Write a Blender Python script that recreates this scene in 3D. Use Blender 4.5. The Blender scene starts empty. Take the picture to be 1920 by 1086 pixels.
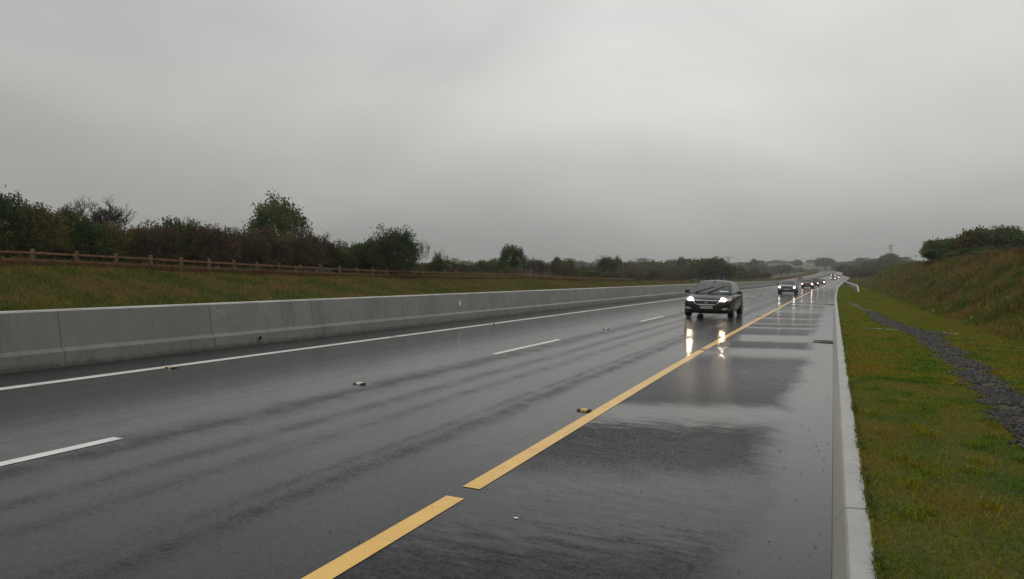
import bpy, bmesh, math, random
import numpy as np
from mathutils import Vector, Matrix
from mathutils.bvhtree import BVHTree

SC = bpy.context.scene
COL = SC.collection
rng = np.random.default_rng(7)
random.seed(7)
R = math.radians

# ------------------------------------------------------------------ camera
F = 1350.0                    # focal length in pixels of the 1920 wide frame
YAW = math.atan(603 / F)
cd = bpy.data.cameras.new('camera'); cam = bpy.data.objects.new('camera', cd); COL.objects.link(cam)
cd.sensor_width = 36; cd.lens = 36 * F / 1920; cd.clip_start = 0.1; cd.clip_end = 12000
cam.location = (0, 0, 1.7)
cam.rotation_euler = (R(90) - math.atan(21 / F), 0, YAW)
SC.camera = cam

# ------------------------------------------------------------------ node helpers
class NT:
    def __init__(s, tree): s.t = tree; s.t.nodes.clear()
    def n(s, typ, ins=None, **props):
        nd = s.t.nodes.new(typ)
        for k, v in props.items(): setattr(nd, k, v)
        for k, v in (ins or {}).items():
            if isinstance(v, bpy.types.NodeSocket): s.t.links.new(v, nd.inputs[k])
            elif v is not None: nd.inputs[k].default_value = v
        return nd
    def m(s, op, a, b=None, c=None, clamp=False):
        nd = s.n('ShaderNodeMath', operation=op, use_clamp=clamp)
        for i, v in enumerate((a, b, c)):
            if v is None: continue
            if isinstance(v, bpy.types.NodeSocket): s.t.links.new(v, nd.inputs[i])
            else: nd.inputs[i].default_value = v
        return nd.outputs[0]
    def noise(s, vec, scale, detail=3, rough=.5, dist=0):
        return s.n('ShaderNodeTexNoise', {'Vector': vec, 'Scale': scale, 'Detail': detail, 'Roughness': rough, 'Distortion': dist}).outputs['Fac']
    def ramp(s, fac, stops, interp='LINEAR'):
        nd = s.n('ShaderNodeValToRGB', {'Fac': fac}); cr = nd.color_ramp; cr.interpolation = interp
        while len(cr.elements) < len(stops): cr.elements.new(.5)
        for e, (p, c) in zip(cr.elements, stops):
            e.position = p
            e.color = (c, c, c, 1) if not hasattr(c, '__len__') else (*c[:3], 1)
        return nd.outputs[0]
    def mix(s, fac, a, b, mode='MIX'):
        nd = s.n('ShaderNodeMix', data_type='RGBA', blend_type=mode)
        for sock, v in ((nd.inputs['Factor'], fac), (nd.inputs[6], a), (nd.inputs[7], b)):
            if isinstance(v, bpy.types.NodeSocket): s.t.links.new(v, sock)
            else: sock.default_value = (*v, 1) if hasattr(v, '__len__') else v
        return nd.outputs[2]
    def map(s, vec, scale=(1, 1, 1), loc=(0, 0, 0)):
        return s.n('ShaderNodeMapping', {'Vector': vec, 'Scale': scale, 'Location': loc}).outputs[0]
    def rng(s, v, a, b, c=0., d=1., smooth=True):
        nd = s.n('ShaderNodeMapRange', {'Value': v, 'From Min': a, 'From Max': b, 'To Min': c, 'To Max': d})
        nd.interpolation_type = 'SMOOTHSTEP' if smooth else 'LINEAR'
        return nd.outputs[0]
    def gauss(s, x, mu, sig):      # exp(-(x-mu)^2/(2 sig^2))
        d = s.m('DIVIDE', s.m('SUBTRACT', x, mu), sig)
        return s.m('EXPONENT', s.m('MULTIPLY', s.m('MULTIPLY', d, d), -.5))
    def bump(s, h, strength, dist, normal=None):
        return s.n('ShaderNodeBump', {'Height': h, 'Strength': strength, 'Distance': dist, 'Normal': normal}).outputs[0]
    def out(s, sh, vol=None):
        o = s.n('ShaderNodeOutputMaterial')
        if sh: s.t.links.new(sh, o.inputs['Surface'])
        if vol: s.t.links.new(vol, o.inputs['Volume'])

def material(name):
    m = bpy.data.materials.new(name); m.use_nodes = True
    return m, NT(m.node_tree)

def simple(name, col, rough=.5, metal=0, coat=0, emit=None, estr=0, noise=0, nscale=8, spec=.5, bump=0):
    m, t = material(name)
    c = (*col, 1)
    tc = t.n('ShaderNodeTexCoord').outputs['Object']
    if noise:
        nz = t.noise(tc, nscale, 4, .6)
        c = t.mix(t.rng(nz, .3, .7), [x * (1 - noise) for x in col], [min(1, x * (1 + noise)) for x in col])
    ins = {'Base Color': c, 'Roughness': rough, 'Metallic': metal, 'Coat Weight': coat, 'Coat Roughness': .05, 'Specular IOR Level': spec}
    if emit: ins['Emission Color'] = (*emit, 1); ins['Emission Strength'] = estr
    if bump: ins['Normal'] = t.bump(t.noise(tc, nscale * 6, 4, .6), bump, .01)
    t.out(t.n('ShaderNodeBsdfPrincipled', ins).outputs[0])
    return m

# ------------------------------------------------------------------ world, sun, exposure
SUN_EL, SUN_AZ = R(55), R(-60)
w = bpy.data.worlds.new('World'); SC.world = w; w.use_nodes = True
t = NT(w.node_tree)
sky = t.n('ShaderNodeTexSky', sky_type='NISHITA', sun_disc=False, sun_elevation=SUN_EL, sun_rotation=SUN_AZ)
bgA = t.n('ShaderNodeBackground', {'Color': sky.outputs[0], 'Strength': .06})
tc = t.n('ShaderNodeTexCoord').outputs['Generated']
sp = t.n('ShaderNodeSeparateXYZ', {0: tc})
vx, vy, vz = sp.outputs
warp = t.map(tc, (1, 1, 2.2))
n1 = t.noise(warp, 1.9, 3, .45, .5)
n2 = t.noise(t.map(tc, (1, 1, 2.6), (3, 1, 0)), 4.0, 4, .5, .3)
el = t.m('ADD', vz, t.m('MULTIPLY', t.m('SUBTRACT', n1, .5), .10))
base = t.ramp(el, [(0., (.320, .332, .324)), (.03, (.385, .390, .380)), (.08, (.505, .496, .480)), (.16, (.625, .610, .588)), (.25, (.720, .715, .692)),
                   (.40, (.775, .785, .770)), (.65, (.74, .75, .745)), (1., (.78, .79, .79))])
az = t.ramp(t.rng(vx, -1, .5, 0, 1, False), [(0, .58), (.12, .66), (.28, .83), (.48, .97), (.7, 1.02), (1, 1.0)])
col = t.mix(1, base, az, 'MULTIPLY')
col = t.mix(1, col, t.ramp(n1, [(.28, (.81, .825, .825)), (.5, (1., .992, .98)), (.70, (1.11, 1.10, 1.085))]), 'MULTIPLY')
col = t.mix(1, col, t.ramp(n2, [(.3, .96), (.7, 1.04)]), 'MULTIPLY')
bgB = t.n('ShaderNodeBackground', {'Color': col, 'Strength': 1.0})
ms = t.n('ShaderNodeMixShader', {0: .93, 1: bgA.outputs[0], 2: bgB.outputs[0]})
o = t.n('ShaderNodeOutputWorld'); t.t.links.new(ms.outputs[0], o.inputs[0])
sd = bpy.data.lights.new('sun', 'SUN'); sd.energy = .55; sd.angle = R(35); sd.color = (1, .97, .93)
so = bpy.data.objects.new('sun', sd); COL.objects.link(so)
so.rotation_euler = Vector((-math.sin(SUN_AZ) * math.cos(SUN_EL) * -1, math.cos(SUN_AZ) * math.cos(SUN_EL), math.sin(SUN_EL))).to_track_quat('Z', 'Y').to_euler()
SC.view_settings.view_transform = 'Standard'; SC.view_settings.look = 'None'
SC.view_settings.exposure = 0.0; SC.view_settings.gamma = 1.0
SC.cycles.use_denoising = True
SC.cycles.max_bounces = 6; SC.cycles.transparent_max_bounces = 6; SC.cycles.volume_bounces = 0
SC.cycles.sample_clamp_indirect = 40.0

# ------------------------------------------------------------------ road alignment
_sD = [-60, 60, 105, 168, 307, 435, 526, 657, 800]; _sX = [0, 0, .26, .98, 4.55, 8.8, 12, 13.2, 11]
_zD = [-60, 175, 240, 307, 435, 526, 657, 720, 780, 900]; _zZ = [0, 0, .35, 1., 3., 4.8, 7.5, 7.9, 6.8, 4]
_fine = np.arange(-60, 900, 2.)
def _smooth(xs, ys, w):
    y = np.interp(_fine, xs, ys); k = np.hanning(w); k /= k.sum()
    return np.convolve(np.pad(y, w // 2, mode='edge'), k, 'valid')[:len(_fine)]
_S = _smooth(_sD, _sX, 41); _Z = _smooth(_zD, _zZ, 41)
def shift(D): return np.interp(D, _fine, _S)
def zr(D): return np.interp(D, _fine, _Z)
FALL = .0265
def P(s, D, z=0.):            # s metres to the right of the kerb edge, D metres along the road, z above the edge level
    return (float(s + shift(D)), float(D), float(zr(D) + z))
def zroad(s): return FALL * max(0, -s) if s > -11.4 else FALL * (22.8 + s) + .0
def heading(D): return math.atan2(float(shift(D + 1) - shift(D - 1)), 2.)

def terrain(s, D):
    s = np.asarray(s, float); D = np.asarray(D, float)
    b = np.where(D < 657, zr(D), np.interp(D, [657, 800, 1000, 1400, 2000, 3200], [7.5, 8.3, 16, 31, 38, 40]))
    corridor = np.interp(s, [-24, -23, .12, .2], [1, 0, 0, 1])
    AL = np.interp(D, [-60, 20, 31, 47, 62, 80, 95, 130, 200, 300, 500], [2.15, 2.0, 1.8, 1.46, 1.42, 1.32, 1.12, .85, .45, .1, 0])
    AR = np.interp(D, [-60, 20, 40, 90, 180, 230, 300, 420], [2.5, 2.65, 2.8, 3.15, 3.1, 2.2, 1., .2])
    PL = np.interp(-s, [22.8, 24.5, 30.8, 33, 60], [0.02, .08, 1, 1.03, 1.])
    PR = np.interp(s, [4.7, 5.6, 9.2, 10.5, 14, 40], [0, .12, .93, 1.03, 1.05, 1.])
    verge = np.interp(s, [.22, .8, 1.6, 2.4, 4.7], [.095, .075, .03, .02, -.02])
    und = .12 * np.sin(s * 1.1 + D * .23) + .07 * np.sin(D * .61 + s * .4) + .05 * np.sin(s * 2.3 - D * .37)
    und2 = (und * 1.5 + .10 * np.sin(s * 3.7 + 2 * np.sin(D * .9)) * np.sin(D * 1.3 + s)) * np.interp(np.abs(s), [4.7, 7], [0, 1])
    z = np.where(s > 0, verge + AR * PR + und2 * np.clip(AR, 0, 1), AL * PL + und * np.interp(-s, [25, 28, 31, 33], [0, .6, .4, .1]) * np.clip(AL, 0, 1))
    # wider country: gentle swells
    far = np.interp(np.abs(s), [45, 160], [0, 1]) * np.interp(D, [80, 300, 900], [.2, .6, 1])
    z = z + far * (1.6 * np.sin(s * .011 + 1.3) * np.cos(D * .006) + 1.2 * np.sin(D * .013 + s * .004))
    # land left of the road rises more gently
    z = z - np.interp(D, [250, 420, 657, 800], [0, 1.6, 2.5, 0]) * np.interp(-s, [26, 50], [0, 1]) 
    z = z * corridor + (-.25) * (1 - corridor)
    z = np.where(D > 800, np.where(corridor < 1, z, z), z)
    return b + z

# ------------------------------------------------------------------ mesh helpers
def link(name, me, parent=None):
    o = bpy.data.objects.new(name, me); COL.objects.link(o)
    if parent is not None: o.parent = parent
    return o
def tag(o, label=None, cat=None, group=None, kind=None):
    for k, v in (('label', label), ('category', cat), ('group', group), ('kind', kind)):
        if v: o[k] = v
    return o
def empty(name, loc=(0, 0, 0), rz=0, **k):
    o = bpy.data.objects.new(name, None); COL.objects.link(o); o.empty_display_size = .2
    o.location = loc; o.rotation_euler = (0, 0, rz); return tag(o, **k)
def np_mesh(name, V, tris=None, quads=None, mats=(), smooth=False, attr=None, uv=None, mat_idx=None):
    me = bpy.data.meshes.new(name)
    V = np.asarray(V, np.float32); parts = []; tot = []
    if quads is not None and len(quads): parts.append(np.asarray(quads, np.int32).ravel()); tot += [4] * len(quads)
    if tris is not None and len(tris): parts.append(np.asarray(tris, np.int32).ravel()); tot += [3] * len(tris)
    loops = np.concatenate(parts); tot = np.array(tot, np.int32)
    me.vertices.add(len(V)); me.vertices.foreach_set('co', V.ravel())
    me.loops.add(len(loops)); me.loops.foreach_set('vertex_index', loops)
    me.polygons.add(len(tot)); st = np.concatenate(([0], np.cumsum(tot)[:-1])).astype(np.int32)
    me.polygons.foreach_set('loop_start', st); me.polygons.foreach_set('loop_total', tot)
    me.polygons.foreach_set('use_smooth', np.full(len(tot), bool(smooth)))
    if mat_idx is not None: me.polygons.foreach_set('material_index', np.asarray(mat_idx, np.int32))
    if attr is not None:
        a = me.attributes.new('rnd', 'FLOAT', 'POINT'); a.data.foreach_set('value', np.asarray(attr, np.float32))
    if uv is not None:
        l = me.uv_layers.new(name='LD'); l.data.foreach_set('uv', np.asarray(uv, np.float32)[loops].ravel())
    me.update(calc_edges=True); me.validate()
    for m in (mats if isinstance(mats, (list, tuple)) else [mats]): me.materials.append(m)
    return me
def grid_quads(nu, nv):
    i = np.arange(nu - 1)[:, None] * nv + np.arange(nv - 1)[None, :]
    i = i.ravel(); return np.stack([i, i + nv, i + nv + 1, i + 1], 1)
def sheet(name, sv, Dv, zf, mat, smooth=True, **tags):
    S, D = np.meshgrid(sv, Dv, indexing='ij')
    Z = zf(S, D)
    V = np.stack([S + shift(D), D, Z], -1).reshape(-1, 3)
    uv = np.stack([-S, D], -1).reshape(-1, 2)
    me = np_mesh(name, V, quads=grid_quads(len(sv), len(Dv)), mats=mat, smooth=smooth, uv=uv)
    return tag(link(name, me), **tags)
def sweep(name, prof, Dv, mat, closed=False, smooth=False, parent=None, caps=False):
    """profile of (s, z) pairs swept along the road"""
    prof = np.array(prof, float); Dv = np.array(Dv, float)
    V = np.zeros((len(Dv), len(prof), 3))
    V[..., 0] = prof[None, :, 0] + shift(Dv)[:, None]; V[..., 1] = Dv[:, None]; V[..., 2] = prof[None, :, 1] + zr(Dv)[:, None]
    n = len(prof); q = []
    for i in range(len(Dv) - 1):
        for j in range(n if closed else n - 1):
            a, b = i * n + j, i * n + (j + 1) % n
            q.append((a, b, b + n, a + n))
    uv = np.stack([np.tile(-prof[:, 0], len(Dv)), np.repeat(Dv, n)], 1)
    me = np_mesh(name, V.reshape(-1, 3), quads=q, mats=mat, smooth=smooth, uv=uv)
    return link(name, me, parent)

class MB:
    """collects primitives into one mesh"""
    def __init__(s): s.v = []; s.f = []
    def add(s, vs, fs):
        o = len(s.v); s.v += [tuple(map(float, v)) for v in vs]; s.f += [tuple(i + o for i in f) for f in fs]
    def box(s, c, d, rz=0, taper=1.):
        x, y, z = c; a, b, h = d[0] / 2, d[1] / 2, d[2] / 2; cs, sn = math.cos(rz), math.sin(rz); vs = []
        for dz, k in ((-h, 1), (h, taper)):
            for dx, dy in ((-a, -b), (a, -b), (a, b), (-a, b)):
                dx *= k; dy *= k; vs.append((x + dx * cs - dy * sn, y + dx * sn + dy * cs, z + dz))
        s.add(vs, [(0, 3, 2, 1), (4, 5, 6, 7), (0, 1, 5, 4), (1, 2, 6, 5), (2, 3, 7, 6), (3, 0, 4, 7)])
    def tube(s, pts, rad, n=6, cap=True):
        pts = [Vector(p) for p in pts]; rad = [rad] * len(pts) if not hasattr(rad, '__len__') else rad
        vs = []; fs = []
        for i, p in enumerate(pts):
            d = (pts[min(i + 1, len(pts) - 1)] - pts[max(i - 1, 0)]).normalized()
            a = d.orthogonal().normalized() if i == 0 else (a - d * a.dot(d)).normalized()
            b = d.cross(a)
            for k in range(n):
                th = 2 * math.pi * k / n; vs.append(p + (a * math.cos(th) + b * math.sin(th)) * rad[i])
        for i in range(len(pts) - 1):
            for k in range(n):
                q = (k + 1) % n; fs.append((i * n + k, i * n + q, i * n + n + q, i * n + n + k))
        if cap: fs += [tuple(range(n))[::-1], tuple(range((len(pts) - 1) * n, len(pts) * n))]
        s.add(vs, fs)
    def disc(s, c, axis, r, th, n=20, rin=0):
        ax = Vector(axis).normalized(); a = ax.orthogonal().normalized(); b = ax.cross(a); c = Vector(c)
        vs = []
        for dz in (-th / 2, th / 2):
            for k in range(n):
                t_ = 2 * math.pi * k / n; vs.append(c + ax * dz + (a * math.cos(t_) + b * math.sin(t_)) * r)
        s.add(vs, [tuple(range(n))[::-1], tuple(range(n, 2 * n))] + [(k, (k + 1) % n, n + (k + 1) % n, n + k) for k in range(n)])
    def build(s, name, mat, parent=None, smooth=False):
        me = bpy.data.meshes.new(name); me.from_pydata(s.v, [], s.f); me.update()
        me.materials.append(mat)
        if smooth:
            for p in me.polygons: p.use_smooth = True
        return link(name, me, parent)

# ------------------------------------------------------------------ setting materials
def mat_asphalt():
    m, t = material('wet_asphalt')
    uv = t.n('ShaderNodeUVMap', uv_map='LD').outputs[0]
    sp = t.n('ShaderNodeSeparateXYZ', {0: uv}); L, D = sp.outputs[0], sp.outputs[1]
    n_big = t.noise(uv, .5, 4, .55); n_mid = t.noise(uv, 2.2, 5, .6)
    n_str = t.noise(t.map(uv, (3.2, .22, 1)), 1.6, 5, .62)        # stretched along the road
    uw = t.m('ADD', t.m('MULTIPLY', D, .913), t.m('MULTIPLY', L, .408))
    n_hz = t.noise(t.map(uv, (1, 3.2, 1)), 3.0, 6, .72)
    uw = t.m('ADD', uw, t.m('ADD', t.m('MULTIPLY', t.m('SUBTRACT', n_mid, .5), .8), t.m('MULTIPLY', t.m('SUBTRACT', n_hz, .5), t.rng(uw, 3, 16, 1.7, .35))))
    st = [(3, .44), (4.1, .44), (4.8, .85), (5.8, .88), (6.5, .42), (7.8, .32), (8.2, .78), (8.6, 1), (9.1, 1), (9.6, .42), (12.5, .55), (14.6, .48), (15.7, 1), (16.7, 1),
          (17.3, .40), (18.5, .45), (19.1, 1), (20.7, 1), (21.2, .45), (23.3, .5), (23.9, 1), (24.5, .45), (25.5, .5), (26, 1), (26.6, .5), (28.8, .6),
          (29.4, 1), (30.3, .5), (34, .65), (35, .95), (39, .85), (45, .8)]
    bands = t.ramp(t.m('DIVIDE', t.m('SUBTRACT', uw, 3), 42), [((a - 3) / 42, b) for a, b in st])
    farb = t.rng(t.noise(t.map(uv, (.15, 1.0, 1)), .32, 3, .6), .42, .58, .55, 1)
    bands = t.mix(t.rng(D, 38, 46), bands, farb)
    Lw = t.m('ADD', L, t.m('MULTIPLY', t.m('SUBTRACT', n_big, .5), .8))
    Lw = t.m('ADD', Lw, t.m('MULTIPLY', t.m('SUBTRACT', n_hz, .5), .5))
    kerbs = t.rng(Lw, 1.0, .35)
    shoulder_w = t.m('MAXIMUM', bands, kerbs)
    shoulder_w = t.m('ADD', shoulder_w, t.m('MULTIPLY', t.m('SUBTRACT', n_hz, .5), t.m('MULTIPLY', t.m('SUBTRACT', 1.05, kerbs), .75)), clamp=True)
    # carriageway: film with worn wheel tracks
    Lr = t.m('ADD', L, t.m('MULTIPLY', t.m('SUBTRACT', t.noise(t.map(uv, (0, .12, 1)), 1, 3), .5), .3))
    tr = None
    for mu, sg, k in ((3.6, .10, .34), (3.85, .05, .2), (4.6, .10, .18), (5.15, .10, .22), (5.95, .18, .32), (7.6, .1, .10), (8.2, .09, .12), (9.2, .07, .12)):
        g = t.m('MULTIPLY', t.gauss(Lr, mu, sg), k); tr = g if tr is None else t.m('ADD', tr, g)
    tr = t.m('MULTIPLY', tr, t.m('MULTIPLY', t.rng(n_mid, .34, .62, .45, 1.1), t.rng(t.noise(uv, 20, 4, .7), .35, .6, .6, 1.15)))
    lane_w = t.m('SUBTRACT', .86, tr)
    lane_w = t.m('SUBTRACT', lane_w, t.m('MULTIPLY', t.rng(n_str, .4, .75), .07))
    lane_w = t.m('ADD', lane_w, t.m('MULTIPLY', t.m('SUBTRACT', n_hz, .5), .25))
    lane_w = t.m('SUBTRACT', lane_w, t.rng(L, 9.95, 10.2, 0, .3))
    water = t.mix(t.rng(L, 2.55, 2.68), shoulder_w, lane_w)
    water = t.m('MAXIMUM', water, 0.02)
    agg = t.n('ShaderNodeTexVoronoi', {'Vector': uv, 'Scale': 95}).outputs['Distance']
    agg2 = t.noise(uv, 230, 3, .7)
    basec = t.mix(t.rng(agg2, .3, .7), (.0078, .0088, .0110), (.0195, .0212, .0250))
    basec = t.mix(t.m('MULTIPLY', t.rng(n_big, .3, .7), .35), basec, (.014, .0145, .0155))
    dry = t.m('SUBTRACT', 1, water)
    hgt = t.m('MULTIPLY', t.m('ADD', t.m('MULTIPLY', agg, .6), t.m('MULTIPLY', agg2, .5)), t.m('ADD', dry, .30))
    nb = t.bump(hgt, .9, .008)
    wav = t.m('ADD', t.noise(uv, 9, 2, .5), t.m('MULTIPLY', t.noise(uv, 40, 2, .5), .35))
    nc = t.bump(wav, .17, .006)
    nc2 = t.bump(t.m('MULTIPLY', hgt, t.m('MULTIPLY', dry, 1.3)), .6, .006, nc)
    p = t.n('ShaderNodeBsdfPrincipled', {'Base Color': basec, 'Roughness': t.m('SUBTRACT', .62, t.m('MULTIPLY', water, .22)), 'Specular IOR Level': .12, 'Normal': nb,
            'Coat Weight': t.m('ADD', t.m('MULTIPLY', water, .95), t.m('MULTIPLY', t.m('SUBTRACT', t.noise(uv, 26, 5, .78), .52), t.m('ADD', .9, t.m('MULTIPLY', dry, 2.8))), clamp=True), 'Coat Roughness': t.m('ADD', t.m('SUBTRACT', .15, t.m('MULTIPLY', water, .138)), t.rng(D, 50, 260, 0, .30)), 'Coat IOR': 1.24, 'Coat Normal': nc2})
    t.out(p.outputs[0]); return m

def mat_paint(name, a, b):
    m, t = material(name)
    uv = t.n('ShaderNodeUVMap', uv_map='LD').outputs[0]
    nz = t.noise(uv, 3, 5, .65); nf = t.noise(uv, 60, 3, .6)
    c = t.mix(t.rng(nz, .3, .75), a, b); c = t.mix(t.rng(nf, .58, .74, 0, .6), c, (.12, .11, .09))
    c = t.mix(t.rng(t.noise(t.map(uv, (2, .5, 1)), 4, 5, .7), .52, .75, 0, .5), c, [x * .5 for x in a])
    seam = t.m('FRACT', t.m('MULTIPLY', t.n('ShaderNodeSeparateXYZ', {0: uv}).outputs[1], .8))
    c = t.mix(t.rng(seam, .04, 0, 0, .3), c, (.3, .22, .1))
    t.out(t.n('ShaderNodeBsdfPrincipled', {'Base Color': c, 'Roughness': .45, 'Coat Weight': .35, 'Coat Roughness': .15, 'Coat IOR': 1.33, 'Normal': t.bump(nf, .4, .002)}).outputs[0])
    return m

def mat_concrete(name, lo, hi, joints=0, silt=False, wall=False):
    m, t = material(name)
    uv = t.n('ShaderNodeUVMap', uv_map='LD').outputs[0]
    obj = t.n('ShaderNodeTexCoord').outputs['Object']
    D = t.n('ShaderNodeSeparateXYZ', {0: uv}).outputs[1]
    z = t.n('ShaderNodeSeparateXYZ', {0: obj}).outputs[2]
    c = t.mix(t.rng(t.noise(obj, 1.1, 6, .62), .3, .7), lo, hi)
    c = t.mix(t.rng(t.noise(t.map(obj, (1, 1, .12)), 9, 5, .7), .50, .74, 0, .7), c, [x * .55 for x in lo])   # run marks
    c = t.mix(t.rng(t.noise(obj, 60, 3, .6), .35, .7, 0, .5), c, [x * .75 for x in lo])
    c = t.mix(t.rng(t.noise(obj, 240, 3, .6), .35, .7, 0, .35), c, [x * 1.25 for x in hi])
    if joints:
        fr = t.m('ABSOLUTE', t.m('SUBTRACT', t.m('FRACT', t.m('ADD', t.m('DIVIDE', D, joints),  .025 if wall else .568)), .5))
        c = t.mix(t.rng(fr, .006 if not wall else .0055, .0015, 0, .85), c, [x * .28 for x in lo])
    if wall:
        seg = t.n('ShaderNodeTexWhiteNoise', {'W': t.m('FLOOR', t.m('ADD', t.m('DIVIDE', D, 3.05), .525))}, noise_dimensions='1D').outputs[0]
        c = t.mix(t.m('MULTIPLY', seg, .30), c, [x * .70 for x in lo])
        c = t.mix(t.rng(t.noise(t.map(obj, (1, 1, .25), (5, 2, 0)), 1.6, 5, .7), .50, .70, 0, .55), c, [x * .5 for x in lo])
        c = t.mix(t.rng(t.noise(t.map(obj, (1, 1, 2.5), (9, 2, 0)), .8, 6, .75), .60, .72, 0, .4), c, [x * 1.25 for x in hi])
        c = t.mix(t.rng(t.m('ADD', z, t.m('MULTIPLY', t.noise(obj, 5, 4, .7), .22)), .52, .40, 0, .8), c, (.045, .05, .03))  # damp algae at the foot
    if silt:
        k = t.m('MULTIPLY', t.rng(D, 3.6, 5.5), t.rng(D, 12.5, 9))
        Lc = t.n('ShaderNodeSeparateXYZ', {0: uv}).outputs[0]
        k = t.m('MULTIPLY', k, t.rng(t.m('ABSOLUTE', t.m('ADD', Lc, .020)), .030, .014))
        c = t.mix(t.m('MULTIPLY', k, t.rng(t.noise(obj, 9, 5, .75), .38, .56, .0, .75)), c, (.34, .19, .11))
        c = t.mix(t.rng(t.m('ADD', Lc, t.m('MULTIPLY', t.noise(obj, 8, 3, .6), .03)), -.088, -.062, 0, .65), c, (.14, .145, .11))
    b = t.bump(t.noise(obj, 90, 4, .65), .35, .004)
    t.out(t.n('ShaderNodeBsdfPrincipled', {'Base Color': c, 'Roughness': .42, 'Specular IOR Level': .5, 'Normal': b, 'Coat Weight': .12, 'Coat Roughness': .3}).outputs[0])
    return m

def mat_ground():
    m, t = material('turf')
    obj = t.n('ShaderNodeTexCoord').outputs['Object']
    sp = t.n('ShaderNodeSeparateXYZ', {0: obj}); X, Y = sp.outputs[0], sp.outputs[1]
    a = t.noise(obj, .55, 5, .6); b = t.noise(obj, 3.1, 5, .65); f = t.noise(obj, 26, 4, .7); ff = t.noise(obj, 120, 3, .7)
    g = t.mix(t.rng(b, .3, .72), (.036, .055, .006), (.082, .084, .010))
    g = t.mix(t.rng(a, .42, .66, 0, .75), g, (.135, .092, .020))
    g = t.mix(t.rng(a, .50, .30, 0, .6), g, (.040, .075, .008))
    g = t.mix(t.rng(f, .45, .8, 0, .55), g, (.026, .024, .007))
    g = t.mix(t.rng(ff, .5, .8, 0, .35), g, (.16, .14, .035))
    br = t.mix(t.rng(b, .3, .7), (.10, .062, .030), (.05, .048, .014))
    g = t.mix(t.m('MULTIPLY', t.rng(t.noise(obj, .16, 4, .6), .42, .62), t.rng(Y, 60, 160)), g, br)
    fields = t.n('ShaderNodeTexVoronoi', {'Vector': t.map(obj, (1, .55, 0)), 'Scale': .008}, feature='F1').outputs['Color']
    fc = t.ramp(t.n('ShaderNodeSeparateColor', {0: fields}).outputs[0], [(0, (.045, .075, .018)), (.35, (.06, .085, .022)), (.6, (.10, .085, .05)), (1, (.05, .06, .03))], 'CONSTANT')
    g = t.mix(t.rng(Y, 330, 420), g, fc)
    bmp = t.bump(t.m('ADD', f, t.m('MULTIPLY', b, 1.5)), .8, .05)
    t.out(t.n('ShaderNodeBsdfPrincipled', {'Base Color': g, 'Roughness': .85, 'Specular IOR Level': .2, 'Normal': bmp}).outputs[0])
    return m

def mat_foliage(name, cols, scale=.6, dark=.35, rough=.6):
    """leaf material: hue drifts in clumps through world space and from leaf to leaf"""
    m, t = material(name)
    geo = t.n('ShaderNodeNewGeometry').outputs['Position']
    rnd = t.n('ShaderNodeAttribute', attribute_name='rnd').outputs['Fac']
    ob = t.n('ShaderNodeObjectInfo').outputs['Random']
    a = t.noise(geo, scale, 4, .6)
    v = t.m('ADD', t.m('MULTIPLY', t.rng(a, .38, .62, 0, 1), .66), t.m('ADD', t.m('MULTIPLY', rnd, .22), t.m('MULTIPLY', ob, .16)))
    n = len(cols)
    c = t.ramp(v, [((i + .0) / (n - 1), cc) for i, cc in enumerate(cols)])
    k = t.rng(rnd, 0, 1, 1 - dark, 1 + dark, False)
    c = t.mix(1, c, t.n('ShaderNodeCombineColor', {0: k, 1: k, 2: k}).outputs[0], 'MULTIPLY')
    p = t.n('ShaderNodeBsdfPrincipled', {'Base Color': c, 'Roughness': rough, 'Specular IOR Level': .15})
    tr = t.n('ShaderNodeBsdfTranslucent', {'Color': c})
    t.out(t.n('ShaderNodeMixShader', {0: .35, 1: p.outputs[0], 2: tr.outputs[0]}).outputs[0])
    return m

M_ROAD = mat_asphalt()
M_WHITE = mat_paint('white_line_paint', (.62, .62, .58), (.78, .78, .74))
M_YELLOW = mat_paint('yellow_line_paint', (.76, .43, .065), (.82, .50, .10))
M_WALL = mat_concrete('barrier_concrete', (.172, .172, .156), (.245, .242, .218), 3.05, wall=True)
M_KERB = mat_concrete('kerb_concrete', (.25, .25, .235), (.37, .365, .34), 5.9, silt=True)
M_CONC = mat_concrete('pale_concrete', (.30, .29, .26), (.42, .40, .36))
M_TURF = mat_ground()
M_BARK = simple('bark', (.035, .028, .022), .8, noise=.3)
M_TWIG = simple('dead_twig', (.06, .045, .035), .8, noise=.3)
M_WOOD = simple('fence_timber', (.160, .078, .030), .6, noise=.45, nscale=5, bump=.3)
M_STEEL = simple('galvanised_steel', (.42, .43, .43), .4, .55, noise=.15, nscale=3)
M_DARKST = simple('pylon_steel', (.16, .17, .17), .6, .3)
M_RUBBER = simple('rubber', (.012, .012, .012), .55, noise=.3)
M_BLACKPL = simple('black_plastic', (.012, .012, .013), .35, noise=.2)
M_GLASS = simple('window_glass', (.020, .034, .028), .05, 0, 0, spec=.62)
M_CHROME = simple('chrome', (.62, .62, .62), .14, 1)
M_LAMPGL = simple('lamp_glass', (.42, .36, .33), .12, .35, 1)
M_WHITEPL = simple('white_reflective', (.75, .74, .68), .3)
M_AMBER = simple('yellow_reflective', (.72, .52, .16), .3)
M_PLATE = simple('plate_white', (.50, .49, .40), .35)
M_PLATEB = simple('plate_blue', (.03, .08, .35), .4)
M_INK = simple('plate_ink', (.02, .02, .018), .5)
M_SIGNB = simple('sign_blue', (.03, .05, .32), .4)
M_IRON = simple('cast_iron', (.025, .024, .023), .45, .5, noise=.4, nscale=30)
M_HEAD = simple('headlight_bulb', (1, 1, 1), .3, emit=(1, .76, .52), estr=75)
M_HEADF = simple('headlight_bulb_far', (1, 1, 1), .3, emit=(1, .84, .70), estr=8)
M_HEADD = simple('headlight_bulb_dim', (1, 1, 1), .3, emit=(1, .80, .64), estr=6)
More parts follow.
